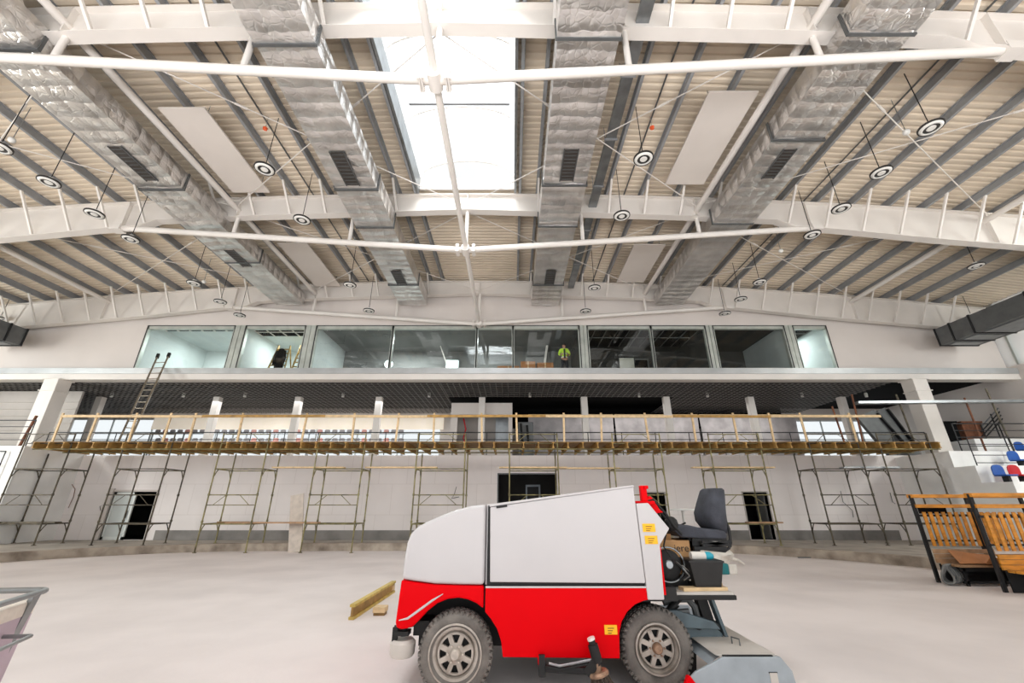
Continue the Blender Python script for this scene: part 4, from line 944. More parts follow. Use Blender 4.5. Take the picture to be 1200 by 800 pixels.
for pts in ([(9.75,10.2,.42),(10.25,10.14,.43),(10.2,10.5,.62),(9.85,10.5,.66)],[(10.25,10.14,.43),(10.75,10.18,.42),(10.8,10.5,.56),(10.2,10.5,.62)],[(10.25,10.14,.43),(10.3,10.05,.58),(10.75,10.0,.5),(10.75,10.18,.42)]): sheetpoly(m, pts)
o = m.build('cardboard_sheets', 'card_dark', t); so = o.modifiers.new('thick','SOLIDIFY'); so.thickness = .012
m = MB(); sheetpoly(m, [(10.75,10.1,.42),(10.95,10.1,.43),(10.95,10.45,.5),(10.75,10.45,.56)]); o = m.build('white_flap', 'sack', t); so = o.modifiers.new('thick','SOLIDIFY'); so.thickness = .01
t = thing('wire_coil', 'tangled grey hose coil lying beside the rear pine bench', 'hose', (9.4,10.2,0))
for k_ in range(5):
    cx, cy = 9.38+.06*k_, 10.2+.03*k_; q = [(cx+.18*math.cos(a_)*(.6+.1*k_), cy+.05*math.sin(a_*2), .22+.18*math.sin(a_)) for a_ in [2*PI*i/16 for i in range(16)]]
    MB().tube(q, .022, 6, True).build('hose_loop', 'galv_dark' if k_ % 2 else 'room_grey', t)

# ------------------------------------------------------------------ ice resurfacer
VY = 4.6; VY2 = 6.4
v = thing('ice_resurfacer', 'red and white ice resurfacing machine with dusty wheels on the bare floor', 'vehicle', (.6,5.5,0))
def inset_box(x0,x1,y0,y1,z0,z1,name,m,bev=0): return MB().box(x0,x1,y0,y1,z0,z1).build(name, m, v, bevel=bev)
# white nose (snow tank)
nose = [(-1.07,.935),(-1.065,1.1),(-1.05,1.25),(-1.02,1.335),(-.96,1.395),(-.87,1.445),(-.72,1.505),(-.57,1.56),(-.42,1.597),(-.268,1.612),(-.268,.885),(-.5,.888),(-.75,.895),(-.95,.918)]
MB().prism(nose, VY, VY2).build('snow_tank', 'veh_white', v, bevel=.035, seg=3, smooth=False)
# red nose skirt with wheel arch (near and far side plus front wrap)
def arcpts(cx, cz, r, a0, a1, n): return [(cx+r*math.cos(math.radians(a0+(a1-a0)*i/n)), cz+r*math.sin(math.radians(a0+(a1-a0)*i/n))) for i in range(n+1)]
RC_, FC_, WR = (-.52,.335), (1.32,.345), .335
arch = [(-.985,.53),(-.93,.545),(-.88,.59),(-.80,.67),(-.71,.735),(-.61,.77),(-.51,.78),(-.42,.765),(-.34,.735),(-.272,.69)]
skirt = [(-1.072,.93),(-1.095,.58),(-1.08,.535),(-1.03,.525)]+arch+[(-.272,.88),(-.5,.883),(-.75,.89),(-.95,.912)]
for y0,y1 in ((VY-.005,VY+.10),(VY2-.1,VY2+.005)):
    MB().prism(skirt, y0, y1).build('nose_skirt', 'veh_red', v, bevel=.018)
MB().prism([(-1.07,.93),(-1.093,.58),(-1.075,.535),(-.98,.53),(-.98,.92)], VY+.1, VY2-.1).build('nose_front', 'veh_red', v)
MB().tube([(-1.06,VY-.012,.60),(-.98,VY-.012,.615),(-.88,VY-.012,.68),(-.76,VY-.012,.76),(-.66,VY-.012,.815)], [.004,.01,.011,.01,.003], 8).build('chrome_trim', 'veh_white', v, label='pale trim line')
# red centre body
mid = [(-.255,.875),(-.255,.665),(-.2,.61),(-.14,.53),(-.10,.43),(-.085,.31),(.985,.30),(1.0,.5),(1.03,.585),(1.09,.665),(1.17,.725),(1.26,.757),(1.315,.765),(1.315,.862)]
for y0,y1 in ((VY,VY+.05),(VY2-.05,VY2)):
    MB().prism(mid, y0, y1).build('side_skirt', 'veh_red', v, bevel=.006)
MB().box(-.255,1.30,VY-.004,VY+.01,.862,.878).build('white_stripe', 'veh_white', v)
# tank body behind the panel, black plate painted in as the shadow gap, white side panel
MB().prism([(-.262,.88),(-.262,1.612),(-.22,1.615),(1.262,1.795),(1.29,.88)], VY+.045, VY2).build('tank_body', 'veh_white', v, bevel=.01)
MB().prism([(-.245,.883),(-.245,1.60),(1.25,1.70),(1.285,.883)], VY+.02, VY+.046).build('shadow_gap_plate', 'chassis', v)
MB().prism([(-.212,.915),(-.222,1.585),(1.262,1.782),(1.285,.905)], VY-.022, VY+.022).build('side_panel', 'veh_white', v, bevel=.008)
MB().prism([(-.23,1.588),(-.23,1.612),(1.268,1.80),(1.266,1.782)], VY-.03, VY2+.02).build('tank_lid', 'veh_white', v, bevel=.006)
MB().tube([(-.16,VY-.03,1.585),(-.05,VY-.03,1.60)], .012, 6).build('lid_hinge', 'chassis', v)
# right pillar with dashboard slope
MB().prism([(1.295,.765),(1.275,1.62),(1.40,1.625),(1.585,1.385),(1.47,1.235),(1.452,.765)], VY-.012, VY+.06).build('pillar_panel', 'veh_white', v, bevel=.008)
MB().prism([(1.295,.765),(1.275,1.62),(1.40,1.625),(1.585,1.385),(1.47,1.235),(1.452,.765)], VY2-.06, VY2+.01).build('pillar_panel', 'veh_white', v, bevel=.008)
MB().prism([(1.30,.80),(1.29,1.58),(1.38,1.58),(1.50,1.38),(1.41,1.22),(1.40,.80)], VY+.06, VY2-.06).build('bulkhead', 'chassis', v)
MB().box(1.452,1.485,VY+.02,VY+.12,.80,1.22).build('red_post', 'veh_red', v)
for x,z,w,h in ((1.315,1.355,.125,.075),(1.325,1.245,.125,.075),(.862,.487,.118,.075)):
    s_ = MB().box(x,x+w,VY-.018 if x > 1 else VY-.008,VY-.003,z,z+h).build('warning_sticker', 'yellow', v)
    m = MB(); yy = VY-.0195 if x > 1 else VY-.0095
    for q in range(3): m.box(x+.03,x+w-.03-.012*q,yy,yy+.002,z+h*.62-.012*q*1.6,z+h*.62+.006-.012*q*1.6)
    m.build('sticker_print', 'ink', s_)
# chassis
m = MB(); m.box(-.95,1.45,VY+.45,VY2-.45,.28,.9); m.box(-.9,-.1,VY+.1,VY2-.1,.78,.9); m.box(.95,1.6,VY+.06,VY2-.06,.74,.86); m.box(-.08,.98,VY+.05,VY2-.05,.30,.36); m.build('chassis', 'chassis', v)
# wheels
def wheel(cx, y, side, hubm, ro_=.245):
    R = WR; s = side; k0 = ro_/.222
    w = MB()
    prof = [(.205,.02),(.235,-.004),(.28,-.012),(.312,.0),(.326,.022),(.334,.055),(.335,.105),(.334,.155),(.326,.19),(.30,.21),(.205,.20)]
    w.lathe([(r,h) for r,h in prof], (cx,y,R), (0,s,0), 56, False)
    for k_ in range(40):
        a_ = 2*PI*k_/40
        for r0,h0,da in ((.333,.03,0),(.337,.075,.04),(.337,.125,.0),(.333,.17,.04)):
            c_ = Vector((cx+(r0)*math.cos(a_+da), y+s*h0, R+(r0)*math.sin(a_+da))); tg = Vector((-math.sin(a_+da),0,math.cos(a_+da)))
            w.bar(c_-tg*.017, c_+tg*.017, .034, .016, (math.cos(a_+da),0,math.sin(a_+da)))
        c_ = Vector((cx+.320*math.cos(a_),y+s*.006,R+.320*math.sin(a_))); rd = Vector((math.cos(a_),0,math.sin(a_)))
        w.bar(c_-rd*.012, c_+rd*.014, .022, .014, (0,1,0))
    wo = w.build('wheel', 'tyre', v, smooth=True)
    r_ = MB(); r_.lathe([(ro_-.014,-.016),(ro_,-.012),(ro_,.02),(ro_-.02,.012),(.19,.022),(.172,.05),(.172,.06)], (cx,y,R), (0,s,0), 48, False)
    r_.lathe([(.172,.05),(.165,.03),(.148,.028),(.146,.05)], (cx,y,R), (0,s,0), 48, False)
    r_.lathe([(.085,.055),(.085,.022),(.066,.018),(.0,.018)], (cx,y,R), (0,s,0), 32, False)
    for k_ in range(8):
        a_ = 2*PI*(k_+.5)/8; rd = Vector((math.cos(a_),0,math.sin(a_))); c_ = Vector((cx,y+s*.036,R))
        r_.bar(c_+rd*.078, c_+rd*.156, .042, .03, (0,1,0))
    ro = r_.build('rim', 'rim', wo, smooth=True)
    MB().lathe([(0,.085),(.175,.085)], (cx,y,R), (0,s,0), 32, False).build('wheel_disc', 'chassis', wo)
    h = MB(); h.lathe([(.0,-.03),(.034,-.028),(.044,-.018),(.05,.018),(.05,.03),(0,.03)], (cx,y,R), (0,s,0), 24, False); h.build('hub_cap', hubm, wo, smooth=True)
    for k_ in range(6):
        a_ = 2*PI*k_/6; MB().tube([(cx+.068*math.cos(a_),y+s*.004,R+.068*math.sin(a_)),(cx+.068*math.cos(a_),y+s*.02,R+.068*math.sin(a_))], .009, 6).build('wheel_nut', hubm, wo)
wheel(RC_[0], VY-.02, 1, 'hub'); wheel(1.385, VY+.15, 1, 'hub_rust', .212); wheel(RC_[0], VY2+.02, -1, 'hub'); wheel(1.385, VY2-.15, -1, 'hub')
# guide roller at the nose
m = MB(); m.lathe([(0,-.085),(.095,-.085),(.115,-.06),(.12,.03),(.095,.055),(0,.055)], (-1.03,VY+.10,.375), (0,0,1), 24, False); m.build('guide_roller', 'veh_cover', v, smooth=True)
m = MB(); m.bar((-1.10,VY+.06,.42),(-1.10,VY+.06,.53),.05,.03); m.bar((-1.10,VY+.06,.525),(-.95,VY+.2,.525),.06,.03); m.box(-1.12,-.97,VY+.03,VY+.15,.465,.50); m.tube([(-1.03,VY+.1,.45),(-1.03,VY+.1,.56)],.03,8); m.box(-.95,-.8,VY+.15,VY+.4,.44,.56); m.build('roller_bracket', 'chassis', v)
# edge brush on its arm
m = MB(); m.bar((.30,VY-.06,.245),(.69,VY-.10,.24),.05,.05); m.bar((.27,VY-.05,.18),(.27,VY-.03,.34),.06,.06); m.bar((.66,VY-.1,.22),(.77,VY-.12,.34),.06,.08); m.build('brush_arm', 'chassis', v, bevel=.006)
MB().box(.235,.30,VY-.06,VY+.02,.27,.335).build('arm_bracket', 'veh_red', v)
for k_,c_ in enumerate(((.31,.285),(.33,.31))):
    MB().tube([(c_[0],VY-.09,c_[1]-.02),(.42,VY-.12,c_[1]-.03),(.55,VY-.12,c_[1]-.01),(.73,VY-.12,c_[1]+.02)], .010, 6).build('hydraulic_hose', 'galv' if k_ else 'rubber', v)
m = MB(); m.tube([(.725,VY-.12,.44),(.76,VY-.12,.31)], .045, 12); m.tube([(.715,VY-.12,.475),(.726,VY-.12,.435)], .03, 10); m.build('brush_motor', 'chassis', v, smooth=True)
m = MB(); m.tube([(.71,VY-.12,.492),(.717,VY-.12,.472)], .034, 10); m.build('motor_cap', 'lamp_white', v)
m = MB(); ax_ = Vector((.25,0,-1)).normalized(); m.lathe([(0,0),(.075,0),(.088,.015),(.088,.03),(0,.03)], (.76,VY-.12,.245), tuple(ax_), 24, False); m.tube([(.753,VY-.12,.33),(.76,VY-.12,.24)],.03,10); m.build('brush_plate', 'hub_rust', v, smooth=True)
m = MB(); base = Vector((.767,VY-.12,.22)); u = Vector((0,1,0)); w_ = ax_.cross(u)
for k_ in range(150):
    a_ = random.uniform(0,2*PI); rr = .075*math.sqrt(random.uniform(.2,1)); dr = u*math.cos(a_)+w_*math.sin(a_)
    p0 = base+dr*rr; p1 = p0+ax_*.10+dr*.035; p2 = p0+ax_*random.uniform(.17,.2)+dr*random.uniform(.07,.13)
    p2.z = max(p2.z,.004); m.tube([p0,p1,p2], [.003,.003,.002], 4)
m.build('brush_bristles', 'bristle', v)
# driver platform
m = MB(); m.box(1.46,2.2,VY+.16,VY2-.1,.775,.80); m.build('platform', 'veh_cover', v)
m = MB(); m.box(1.46,2.215,VY+.14,VY2-.08,.735,.776); m.build('platform_edge', 'chassis', v, bevel=.006)
m = MB(); m.bar((1.98,VY+.5,.735),(2.06,VY+.5,.36),.10,.12,(0,1,0)); m.build('rear_post', 'chassis', v)
m = MB(); m.bar((2.06,VY+.42,.735),(2.16,VY+.42,.36),.03,.10,(0,1,0)); m.build('post_plate', 'veh_grey_dark', v)
m = MB(); m.tube([(1.58,VY+.45,.66),(1.72,VY+.45,.69),(1.84,VY+.45,.69),(1.90,VY+.45,.62),(1.92,VY+.45,.48)], .035, 8); m.tube([(1.55,VY+.35,.58),(1.8,VY+.35,.60)], .028, 8); m.build('hydraulic_pipe', 'galv_dark', v, smooth=True)
m = MB(); m.tube([(1.52,VY+.4,.52),(1.70,VY+.4,.66)], .04, 10); m.tube([(1.70,VY+.4,.66),(1.78,VY+.4,.72)], .02, 8); m.build('lift_cylinder', 'chassis', v, smooth=True)
m = MB(); m.prism([(1.58,.62),(1.66,.62),(2.02,.52),(2.08,.45),(1.62,.47)], VY+.3, VY+.36); m.build('lift_arm', 'veh_grey_dark', v, bevel=.008)
# conditioner (sled)
CY0, CY1 = 4.42, 6.5
side = [(1.545,.215),(1.60,.255),(1.86,.362),(2.36,.362),(2.44,.26),(2.46,.10),(2.40,.015),(1.55,.015),(1.50,.10)]
for y0,y1 in ((CY0,CY0+.03),(CY1-.03,CY1)):
    MB().prism(side, y0, y1).build('sled_side_plate', 'veh_grey', v, bevel=.006)
MB().prism([(1.52,.225),(1.545,.225),(1.62,.13),(1.60,.02),(1.48,.02),(1.47,.12)], CY0-.006, CY0+.034).build('sled_tip', 'veh_red', v)
MB().prism([(1.80,.37),(1.86,.375),(2.33,.375),(2.36,.362),(1.86,.355)], CY0+.03, 5.75).build('sled_top_plate', 'veh_cover', v)
MB().add([(1.745,4.5,.29),(1.86,4.5,.345),(1.86,6.4,.345),(1.745,6.4,.29)], [(0,1,2,3)]).build('sled_front_plate', 'veh_grey', v)
MB().box(1.86,2.30,CY0+.012,CY0+.05,.355,.372).build('sled_gap', 'chassis', v)
MB().prism([(1.62,.36),(1.78,.52),(1.98,.52),(2.12,.40),(2.12,.36)], 4.98, 5.02).build('sled_bracket', 'veh_grey_dark', v, bevel=.006)
MB().tube([(1.88,4.95,.47),(1.88,5.05,.47)], .035, 10).build('bracket_pin', 'chassis', v)
MB().tube([(1.92,5.05,.50),(2.15,5.05,.44)], .04, 8).build('sled_pipe', 'galv_dark', v)
MB().tube([(2.1,4.75,.378),(2.1,4.75,.43),(2.14,4.68,.43),(2.14,4.68,.378)], .007, 6).build('sled_handle', 'galv_dark', v)
MB().box(2.235,2.30,CY0-.006,CY0,.05,.25).build('side_slot', 'veh_cover', v)
MB().box(2.23,2.305,CY0-.004,CY0,.245,.255).build('slot_edge', 'chassis', v)
MB().prism([(1.70,.03),(1.70,.1),(1.78,.30),(1.84,.30),(1.80,.03)], 4.98, 6.2).build('blade_housing', 'chassis', v)
# seat
SYc = 5.3
m = MB(); m.prism([(1.80,1.335),(1.84,1.385),(1.95,1.40),(2.12,1.365),(2.26,1.355),(2.35,1.34),(2.37,1.29),(2.35,1.26),(2.1,1.265),(1.86,1.275)], SYc-.26, SYc+.26); m.build('seat_cushion', 'seat', v, bevel=.03, seg=3)
bk = MB(); secs = []
for z_,xf,xb,hw in ((1.31,2.30,2.46,.17),(1.36,2.22,2.47,.225),(1.43,2.17,2.475,.25),(1.52,2.165,2.48,.25),(1.62,2.21,2.49,.235),(1.71,2.25,2.505,.215),(1.77,2.275,2.515,.19),(1.79,2.30,2.50,.15)):
    ring = []
    for j in range(16):
        a_ = 2*PI*j/16; ex = (abs(math.cos(a_))**.7)*math.copysign(1,math.cos(a_)); ey = (abs(math.sin(a_))**.6)*math.copysign(1,math.sin(a_))
        ring.append(((xf+xb)/2+(xb-xf)/2*ex*.82, SYc+hw*ey, z_))
    secs.append(ring)
bk.add([p for r_ in secs for p in r_], [(i*16+j,i*16+(j+1)%16,(i+1)*16+(j+1)%16,(i+1)*16+j) for i in range(len(secs)-1) for j in range(16)]+[tuple(range(15,-1,-1)),tuple(16*(len(secs)-1)+j for j in range(16))])
bk.build('backrest', 'seat', v, smooth=True)
m = MB(); m.tube([(2.40,SYc-.2,1.46),(2.425,SYc-.2,1.36),(2.42,SYc-.2,1.22),(2.39,SYc-.2,1.165),(2.34,SYc-.2,1.135),(2.1,SYc-.2,1.16)], .016, 8); m.build('seat_side_bar', 'chassis', v, smooth=True)
m = MB(); m.box(2.0,2.36,SYc-.22,SYc+.22,1.145,1.18); m.box(2.0,2.38,SYc-.2,SYc+.2,1.235,1.262); m.bar((2.1,SYc-.2,1.23),(2.42,SYc-.2,1.19),.02,.03); m.bar((2.1,SYc-.2,1.19),(2.42,SYc-.2,1.23),.02,.03); m.build('seat_suspension', 'chassis', v)
m = MB(); m.box(2.14,2.42,SYc-.18,SYc+.18,1.19,1.235); m.build('seat_slider', 'sack', v, bevel=.01)
m = MB(); m.box(1.98,2.09,SYc-.15,SYc+.15,.80,1.28); m.build('seat_pedestal', 'chassis', v)
# controls
m = MB(); q = [(1.66+.15*math.cos(a_), 5.35+.19*math.sin(a_), 1.46-.11*math.cos(a_)) for a_ in [2*PI*i/24 for i in range(24)]]; m.tube(q, .015, 8, True); m.build('steering_wheel', 'rubber', v, smooth=True)
m = MB(); m.tube([(1.66,5.35,1.46),(1.58,5.35,1.36)], .03, 8)
for a_ in (.5,2.6,4.7): m.bar((1.66,5.35,1.46),(1.66+.15*math.cos(a_),5.35+.19*math.sin(a_),1.46-.11*math.cos(a_)),.02,.01)
m.build('steering_column', 'chassis', v)
m = MB(); m.tube([(1.42,4.75,1.64),(1.50,4.75,1.66),(1.62,4.75,1.52),(1.70,4.78,1.40),(1.78,4.8,1.32)], .014, 8); m.tube([(1.44,4.85,1.60),(1.56,4.85,1.58),(1.66,4.85,1.46)], .012, 8); m.build('control_cable', 'rubber', v, smooth=True)
m = MB(); m.ball((1.70,4.85,1.42),(.075,.06,.075),12); m.build('control_valve', 'chassis', v, smooth=True)
m = MB(); m.box(1.28,1.50,4.68,4.9,1.61,1.645); m.box(1.375,1.44,4.72,4.79,1.645,1.80); m.box(1.41,1.455,4.7,4.76,1.765,1.80); m.prism([(1.40,1.64),(1.47,1.70),(1.51,1.66),(1.56,1.56),(1.60,1.535),(1.50,1.52)],4.74,4.84); m.build('red_lever_bracket', 'veh_red', v, bevel=.006)
m = MB(); m.tube([(2.24,5.9,1.36),(2.24,5.9,1.54)], .02, 8); m.lathe([(0,0),(.16,0),(.16,.02),(0,.025)], (2.24,5.9,1.54), (0,0,1), 20, False); m.build('round_side_tray', 'lamp_white', v, smooth=True)
m = MB(); m.tube([(1.90,5.7,1.40),(2.05,5.7,1.345)], .014, 6); m.tube([(2.05,5.7,1.345),(2.18,5.7,1.40)], .010, 6); m.build('gear_lever', 'chassis', v)
m = MB(); m.lathe([(0,-.03),(.10,-.03),(.135,-.015),(.145,.02),(.12,.05),(0,.05)], (1.66,4.98,1.02), (0,1,0), 28, False); m.build('pump_wheel', 'rubber', v, smooth=True)
m = MB(); m.lathe([(0,-.04),(.035,-.04),(.045,-.03),(0,-.03)], (1.66,4.98,1.02), (0,1,0), 16, False); m.build('pump_hub', 'galv', v, smooth=True)
m = MB(); q = [(1.66+.165*math.cos(a_), 4.97, 1.02+.165*math.sin(a_)) for a_ in [2*PI*i/28 for i in range(28)]]; m.tube(q, .008, 6, True); m.build('pump_ring', 'galv', v)
for k_ in range(6):
    x0 = 1.70+.03*k_; MB().tube([(x0,4.95,1.07-.02*k_),(x0+.07,4.92,1.0-.02*k_),(x0+.12,4.93,.93-.01*k_),(x0+.06,4.95,.88)], .011, 6).build('loose_cable', ['rubber','galv','rubber','sack','rubber','galv'][k_], v)
m = MB(); m.tube([(1.66,4.9,1.36),(1.60,4.88,1.2),(1.66,4.88,1.1)], .009, 6); m.tube([(1.5,4.9,1.3),(1.54,4.88,1.05),(1.5,4.88,.85)], .012, 6); m.build('hanging_cable', 'rubber', v)
m = MB(); m.box(1.52,1.95,5.05,5.6,.80,.90); m.box(1.48,1.52,4.85,4.95,.80,1.1); m.build('battery_tray', 'chassis', v, bevel=.01)
# things on the platform
t = thing('cardboard_carton', 'tan cardboard carton lettered behind the pump wheel on the machine platform', 'box', (1.75,5.3,.90))
MB().box(1.55,2.02,5.15,5.55,.90,1.24).build('carton', 'card', t, bevel=.008)
MB().add([(1.58,5.15,1.24),(1.78,5.15,1.24),(1.74,5.02,1.31),(1.60,5.03,1.32)], [(0,1,2,3)]).build('flap', 'card', t)
fc = bpy.data.curves.new('carton_text', 'FONT'); fc.body = 'iere'; fc.size = .105; fc.extrude = .001; fc.align_x = 'CENTER'
fo = bpy.data.objects.new('carton_text_tmp', fc); C.objects.link(fo); bpy.context.view_layer.update()
me = bpy.data.meshes.new_from_object(fo.evaluated_get(bpy.context.evaluated_depsgraph_get())); bpy.data.objects.remove(fo)
me.materials.append(M['black']); to = bpy.data.objects.new('lettering', me); C.objects.link(to); to.parent = t
to.location = at(799,646,5.146)-Vector(t.location); to.rotation_euler = (PI/2,0,0)
t = thing('black_bucket', 'square black plastic bucket full of scraps under the driver seat', 'bucket', (2.12,5.0,.80))
m = MB()
def tub(mb, cx, cy, z0, z1, w0, d0, w1, d1, th=.015):
    o_ = [(cx-w0,cy-d0,z0),(cx+w0,cy-d0,z0),(cx+w0,cy+d0,z0),(cx-w0,cy+d0,z0),(cx-w1,cy-d1,z1),(cx+w1,cy-d1,z1),(cx+w1,cy+d1,z1),(cx-w1,cy+d1,z1),
          (cx-w1+th,cy-d1+th,z1),(cx+w1-th,cy-d1+th,z1),(cx+w1-th,cy+d1-th,z1),(cx-w1+th,cy+d1-th,z1),(cx-w0+th,cy-d0+th,z0+.02),(cx+w0-th,cy-d0+th,z0+.02),(cx+w0-th,cy+d0-th,z0+.02),(cx-w0+th,cy+d0-th,z0+.02)]
    mb.add(o_, [(0,3,2,1),(0,1,5,4),(1,2,6,5),(2,3,7,6),(3,0,4,7),(4,5,9,8),(5,6,10,9),(6,7,11,10),(7,4,8,11),(8,9,13,12),(9,10,14,13),(10,11,15,14),(11,8,12,15),(12,13,14,15)])
tub(m, 2.0, 4.98, .80, 1.06, .125, .13, .175, .165); m.build('bucket_body', 'plastic_blk', t, bevel=.012)
m = MB(); tub(m, 2.0, 4.98, 1.055, 1.07, .18, .17, .18, .17); m.build('bucket_rim', 'plastic_blk', t)
t = thing('plastic_bottle', 'clear and turquoise bottle lying on top of the black bucket', 'bottle', (2.12,5.0,1.07))
m = MB(); m.tube([(1.9,4.96,1.10),(2.05,4.96,1.10)], .045, 12); m.build('bottle_body', 'sack', t, smooth=True); m = MB(); m.tube([(2.05,4.96,1.10),(2.11,4.96,1.10),(2.14,4.96,1.10)], [.045,.04,.02], 12); m.build('bottle_cap', 'cyan', t, smooth=True)
for i,(a_,b_,lab) in enumerate((((1.72,4.86,.815),(2.18,4.90,.815),'pale timber offcut lying at the platform edge, front one'),((2.0,5.08,.815),(2.2,4.98,.83),'pale timber offcut lying behind the front one on the platform'))):
    tag(MB().bar(a_, b_, .12 if i == 0 else .06, .03).build('timber_offcut', 'wood_pale'), lab, 'timber')

# ------------------------------------------------------------------ small things on the floor
p0 = Vector((-2.42,7.35,0)); p1 = Vector((-2.36,9.5,0)); dv = (p1-p0)
t = thing('timber_beam', 'yellow timber I-beam lying on the bare floor left of the machine', 'beam', (-2.4,8.4,0))
m = MB(); m.bar(p0+Vector((0,0,.02)), p1+Vector((0,0,.02)), .085, .04); m.bar(p0+Vector((0,0,.185)), p1+Vector((0,0,.185)), .085, .04); m.build('flanges', 'beam_yellow', t, bevel=.004)
MB().bar(p0+Vector((0,0,.10)), p1+Vector((0,0,.10)), .03, .125).build('web', 'wood', t)
e = p1-dv.normalized()*.12; m = MB(); m.box(e.x-.05,e.x+.045,e.y-.07,e.y+.07,.06,.15); m.build('end_block', 'wood_pale', t)
t = thing('wood_block', 'small wooden block on the floor by the machine nose', 'block', (-1.95,7.75,0))
MB().box(-2.17,-2.0,7.62,7.78,0,.04).build('base_piece', 'wood_dark', t); MB().box(-2.18,-1.99,7.60,7.80,.04,.115).build('top_piece', 'wood_pale', t, bevel=.005)
# sacks and teal box behind the machine
s0 = atz(842,673,0); 
t = thing('teal_box', 'teal plastic box with a white end on the floor behind the driver seat', 'box', (5.4,12.0,0))
MB().box(5.02,5.44,11.8,12.1,0,.24).build('box_body', 'teal', t, bevel=.02); MB().box(5.45,5.66,11.82,12.05,0,.22).build('box_end', 'sack', t, bevel=.02)
t = thing('plaster_sack', 'dusty white sack slumped on the floor behind the driver seat', 'sack', (5.9,13.4,0))
m = MB(); m.ball((5.65,13.4,.20),(.62,.35,.22),20); m.ball((6.0,13.35,.30),(.35,.3,.16),16); o = m.build('sack_body', 'sack', t, smooth=True)
tx = bpy.data.textures.new('crumple','CLOUDS'); tx.noise_scale = .2; md = o.modifiers.new('sub','SUBSURF'); md.levels = 1; md.render_levels = 1; md = o.modifiers.new('d','DISPLACE'); md.texture = tx; md.strength = .12
m = MB(); m.tube([(6.2,13.3,.22),(6.45,13.3,.15),(6.6,13.3,.05)], [.06,.04,.02], 8); m.build('sack_tail', 'sack', t, smooth=True)
tag(MB().box(10.6-1.2,10.6,15.3,15.36,0,.03).build('floor_strip', 'galv_dark'), 'thin dark strip lying on the floor before the right kerb', 'strip')
# trolley at bottom left
t = thing('tub_trolley', 'grey tube trolley carrying a lilac tub, cut by the left edge', 'trolley', (-3.7,3.2,0))
R_ = atz(56,691,.95); fr = atz(0,708,.95); bk_ = atz(0,692,.95)
fr = R_+(fr-R_)*1.9; bk_ = R_+(bk_-R_)*1.9
m = MB(); m.tube([bk_, R_+(bk_-R_)*.04, R_+Vector((.0,-.02,0)), R_+(fr-R_)*.06, fr], .022, 10); m.tube([bk_,fr], .022, 10); m.build('top_rim', 'trolley', t, smooth=True)
Lr = atz(36,745,.70); Lf = Lr+(fr-R_); Lb = Lr+(bk_-R_); 
m = MB(); m.tube([Lb, Lr+(Lb-Lr)*.05, Lr, Lr+(Lf-Lr)*.08, Lf], .014, 8); m.build('lower_rim', 'trolley', t, smooth=True)
legt = R_.lerp(fr, .14)
m = MB(); m.bar(legt, Vector((legt.x-.14,legt.y-.05,.10)), .035, .05, (0,1,0)); m.build('leg', 'trolley', t)
legb = R_.lerp(bk_, .12); m = MB(); m.bar(legb, Vector((legb.x-.10,legb.y-.0,.10)), .03, .04, (0,1,0)); m.build('leg', 'trolley', t)
for L0 in (fr, bk_): MB().bar(L0, Vector((L0.x,L0.y,.10)), .035, .05, (0,1,0)).build('leg', 'trolley', t)
cx = [Vector((legt.x-.14,legt.y-.05,0)), Vector((legb.x-.10,legb.y,0)), Vector((fr.x,fr.y,0)), Vector((bk_.x,bk_.y,0))]
for c_ in cx:
    w = MB(); w.lathe([(0,-.015),(.045,-.015),(.05,0),(.045,.015),(0,.015)], (c_.x,c_.y,.05), (1,0,0), 16, False); w.bar((c_.x,c_.y,.05),(c_.x,c_.y,.11),.05,.03); w.build('caster', 'rubber', t, smooth=True)
cen = (R_+fr+bk_)/3
def tubp(f, z, inn=.0): return [Vector((q.x+(cen.x-q.x)*f, q.y+(cen.y-q.y)*f, z)) for q in (R_, fr, fr+(bk_-R_)*.0+(bk_-fr)*1.0)]
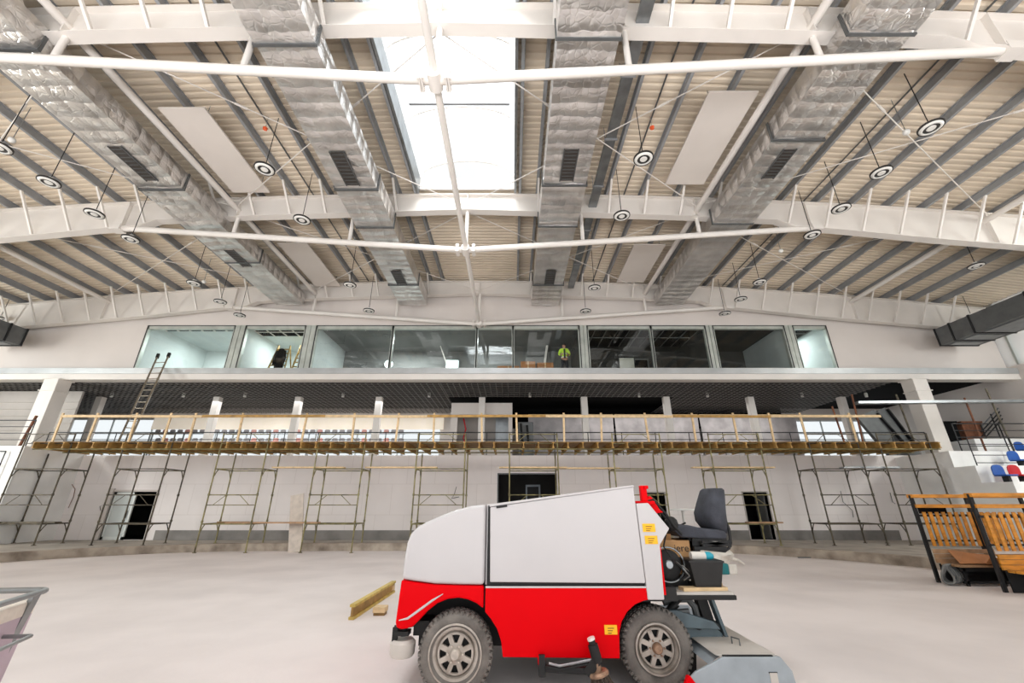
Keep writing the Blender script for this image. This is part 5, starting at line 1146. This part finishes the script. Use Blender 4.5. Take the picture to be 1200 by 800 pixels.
b = MB(); A = tubp(.12,.88); Bq = tubp(.30,.15); b.add(A+Bq, [(0,1,4,3),(1,2,5,4),(2,0,3,5),(3,4,5)]); b.build('tub', 'tub', t)
b = MB(); A2 = tubp(.10,.90); B2 = tubp(.115,.80); b.add(A2+B2, [(0,1,2),(0,1,4,3),(1,2,5,4),(2,0,3,5)]); b.build('tub_contents', 'tub_fill', t, bevel=.02)

# ------------------------------------------------------------------ light
w = bpy.data.worlds.new('world'); bpy.context.scene.world = w; w.use_nodes = True
bg = w.node_tree.nodes['Background']; bg.inputs[0].default_value = (.94,.975,1,1); bg.inputs[1].default_value = .92
area('ceiling_fill', (-1.5,-7.0,.5), 34, 5800, (math.radians(178),0,0), 6, (.98,.98,.99))  # unseen up-facing lamp added behind the camera to brighten the ceiling
area('daylight_right', (23.8,8,9.5), 18, 3700, (0,math.radians(78),math.radians(-28)), 2.6, (.97,1,.98))
area('daylight_left', (-28.5,8,9.5), 18, 3500, (0,math.radians(-78),math.radians(28)), 2.6, (.97,1,.98))
# daylight through the openings behind the camera, and the lit gallery rooms
area('daylight_behind', (-1.5,-22,8.5), 36, 520, (math.radians(86),0,0), 13, (.97,.985,1))
area('sky_over_roof', (AX,1.5,19.5), 9, 4200, (math.radians(24),0,0), 12, (.96,.98,1))
for x,p_ in ((-16.2,170),(-12,130),(-6,300),(-1.5,90),(15,80)):
    area('room_lamp', (x,21.8,10.2), 1.0, p_, (0,0,0), 1.0, (.92,1,1))
area('gallery_lamp', (-12,23.5,6.9), 16, 350, (0,0,0), 3, (1,1,1))
area('gallery_lamp', (10,24,6.9), 12, 150, (0,0,0), 2, (1,.97,.94))
sc = bpy.context.scene
sc.view_settings.view_transform = 'Standard'; sc.view_settings.exposure = .22
try:
    sc.view_settings.look = 'None'
except Exception: pass
sc.cycles.use_denoising = True
sc.cycles.max_bounces = 8; sc.cycles.diffuse_bounces = 5; sc.cycles.transparent_max_bounces = 12; sc.cycles.caustics_reflective = False; sc.cycles.caustics_refractive = False
sc.cycles.sample_clamp_indirect = 8
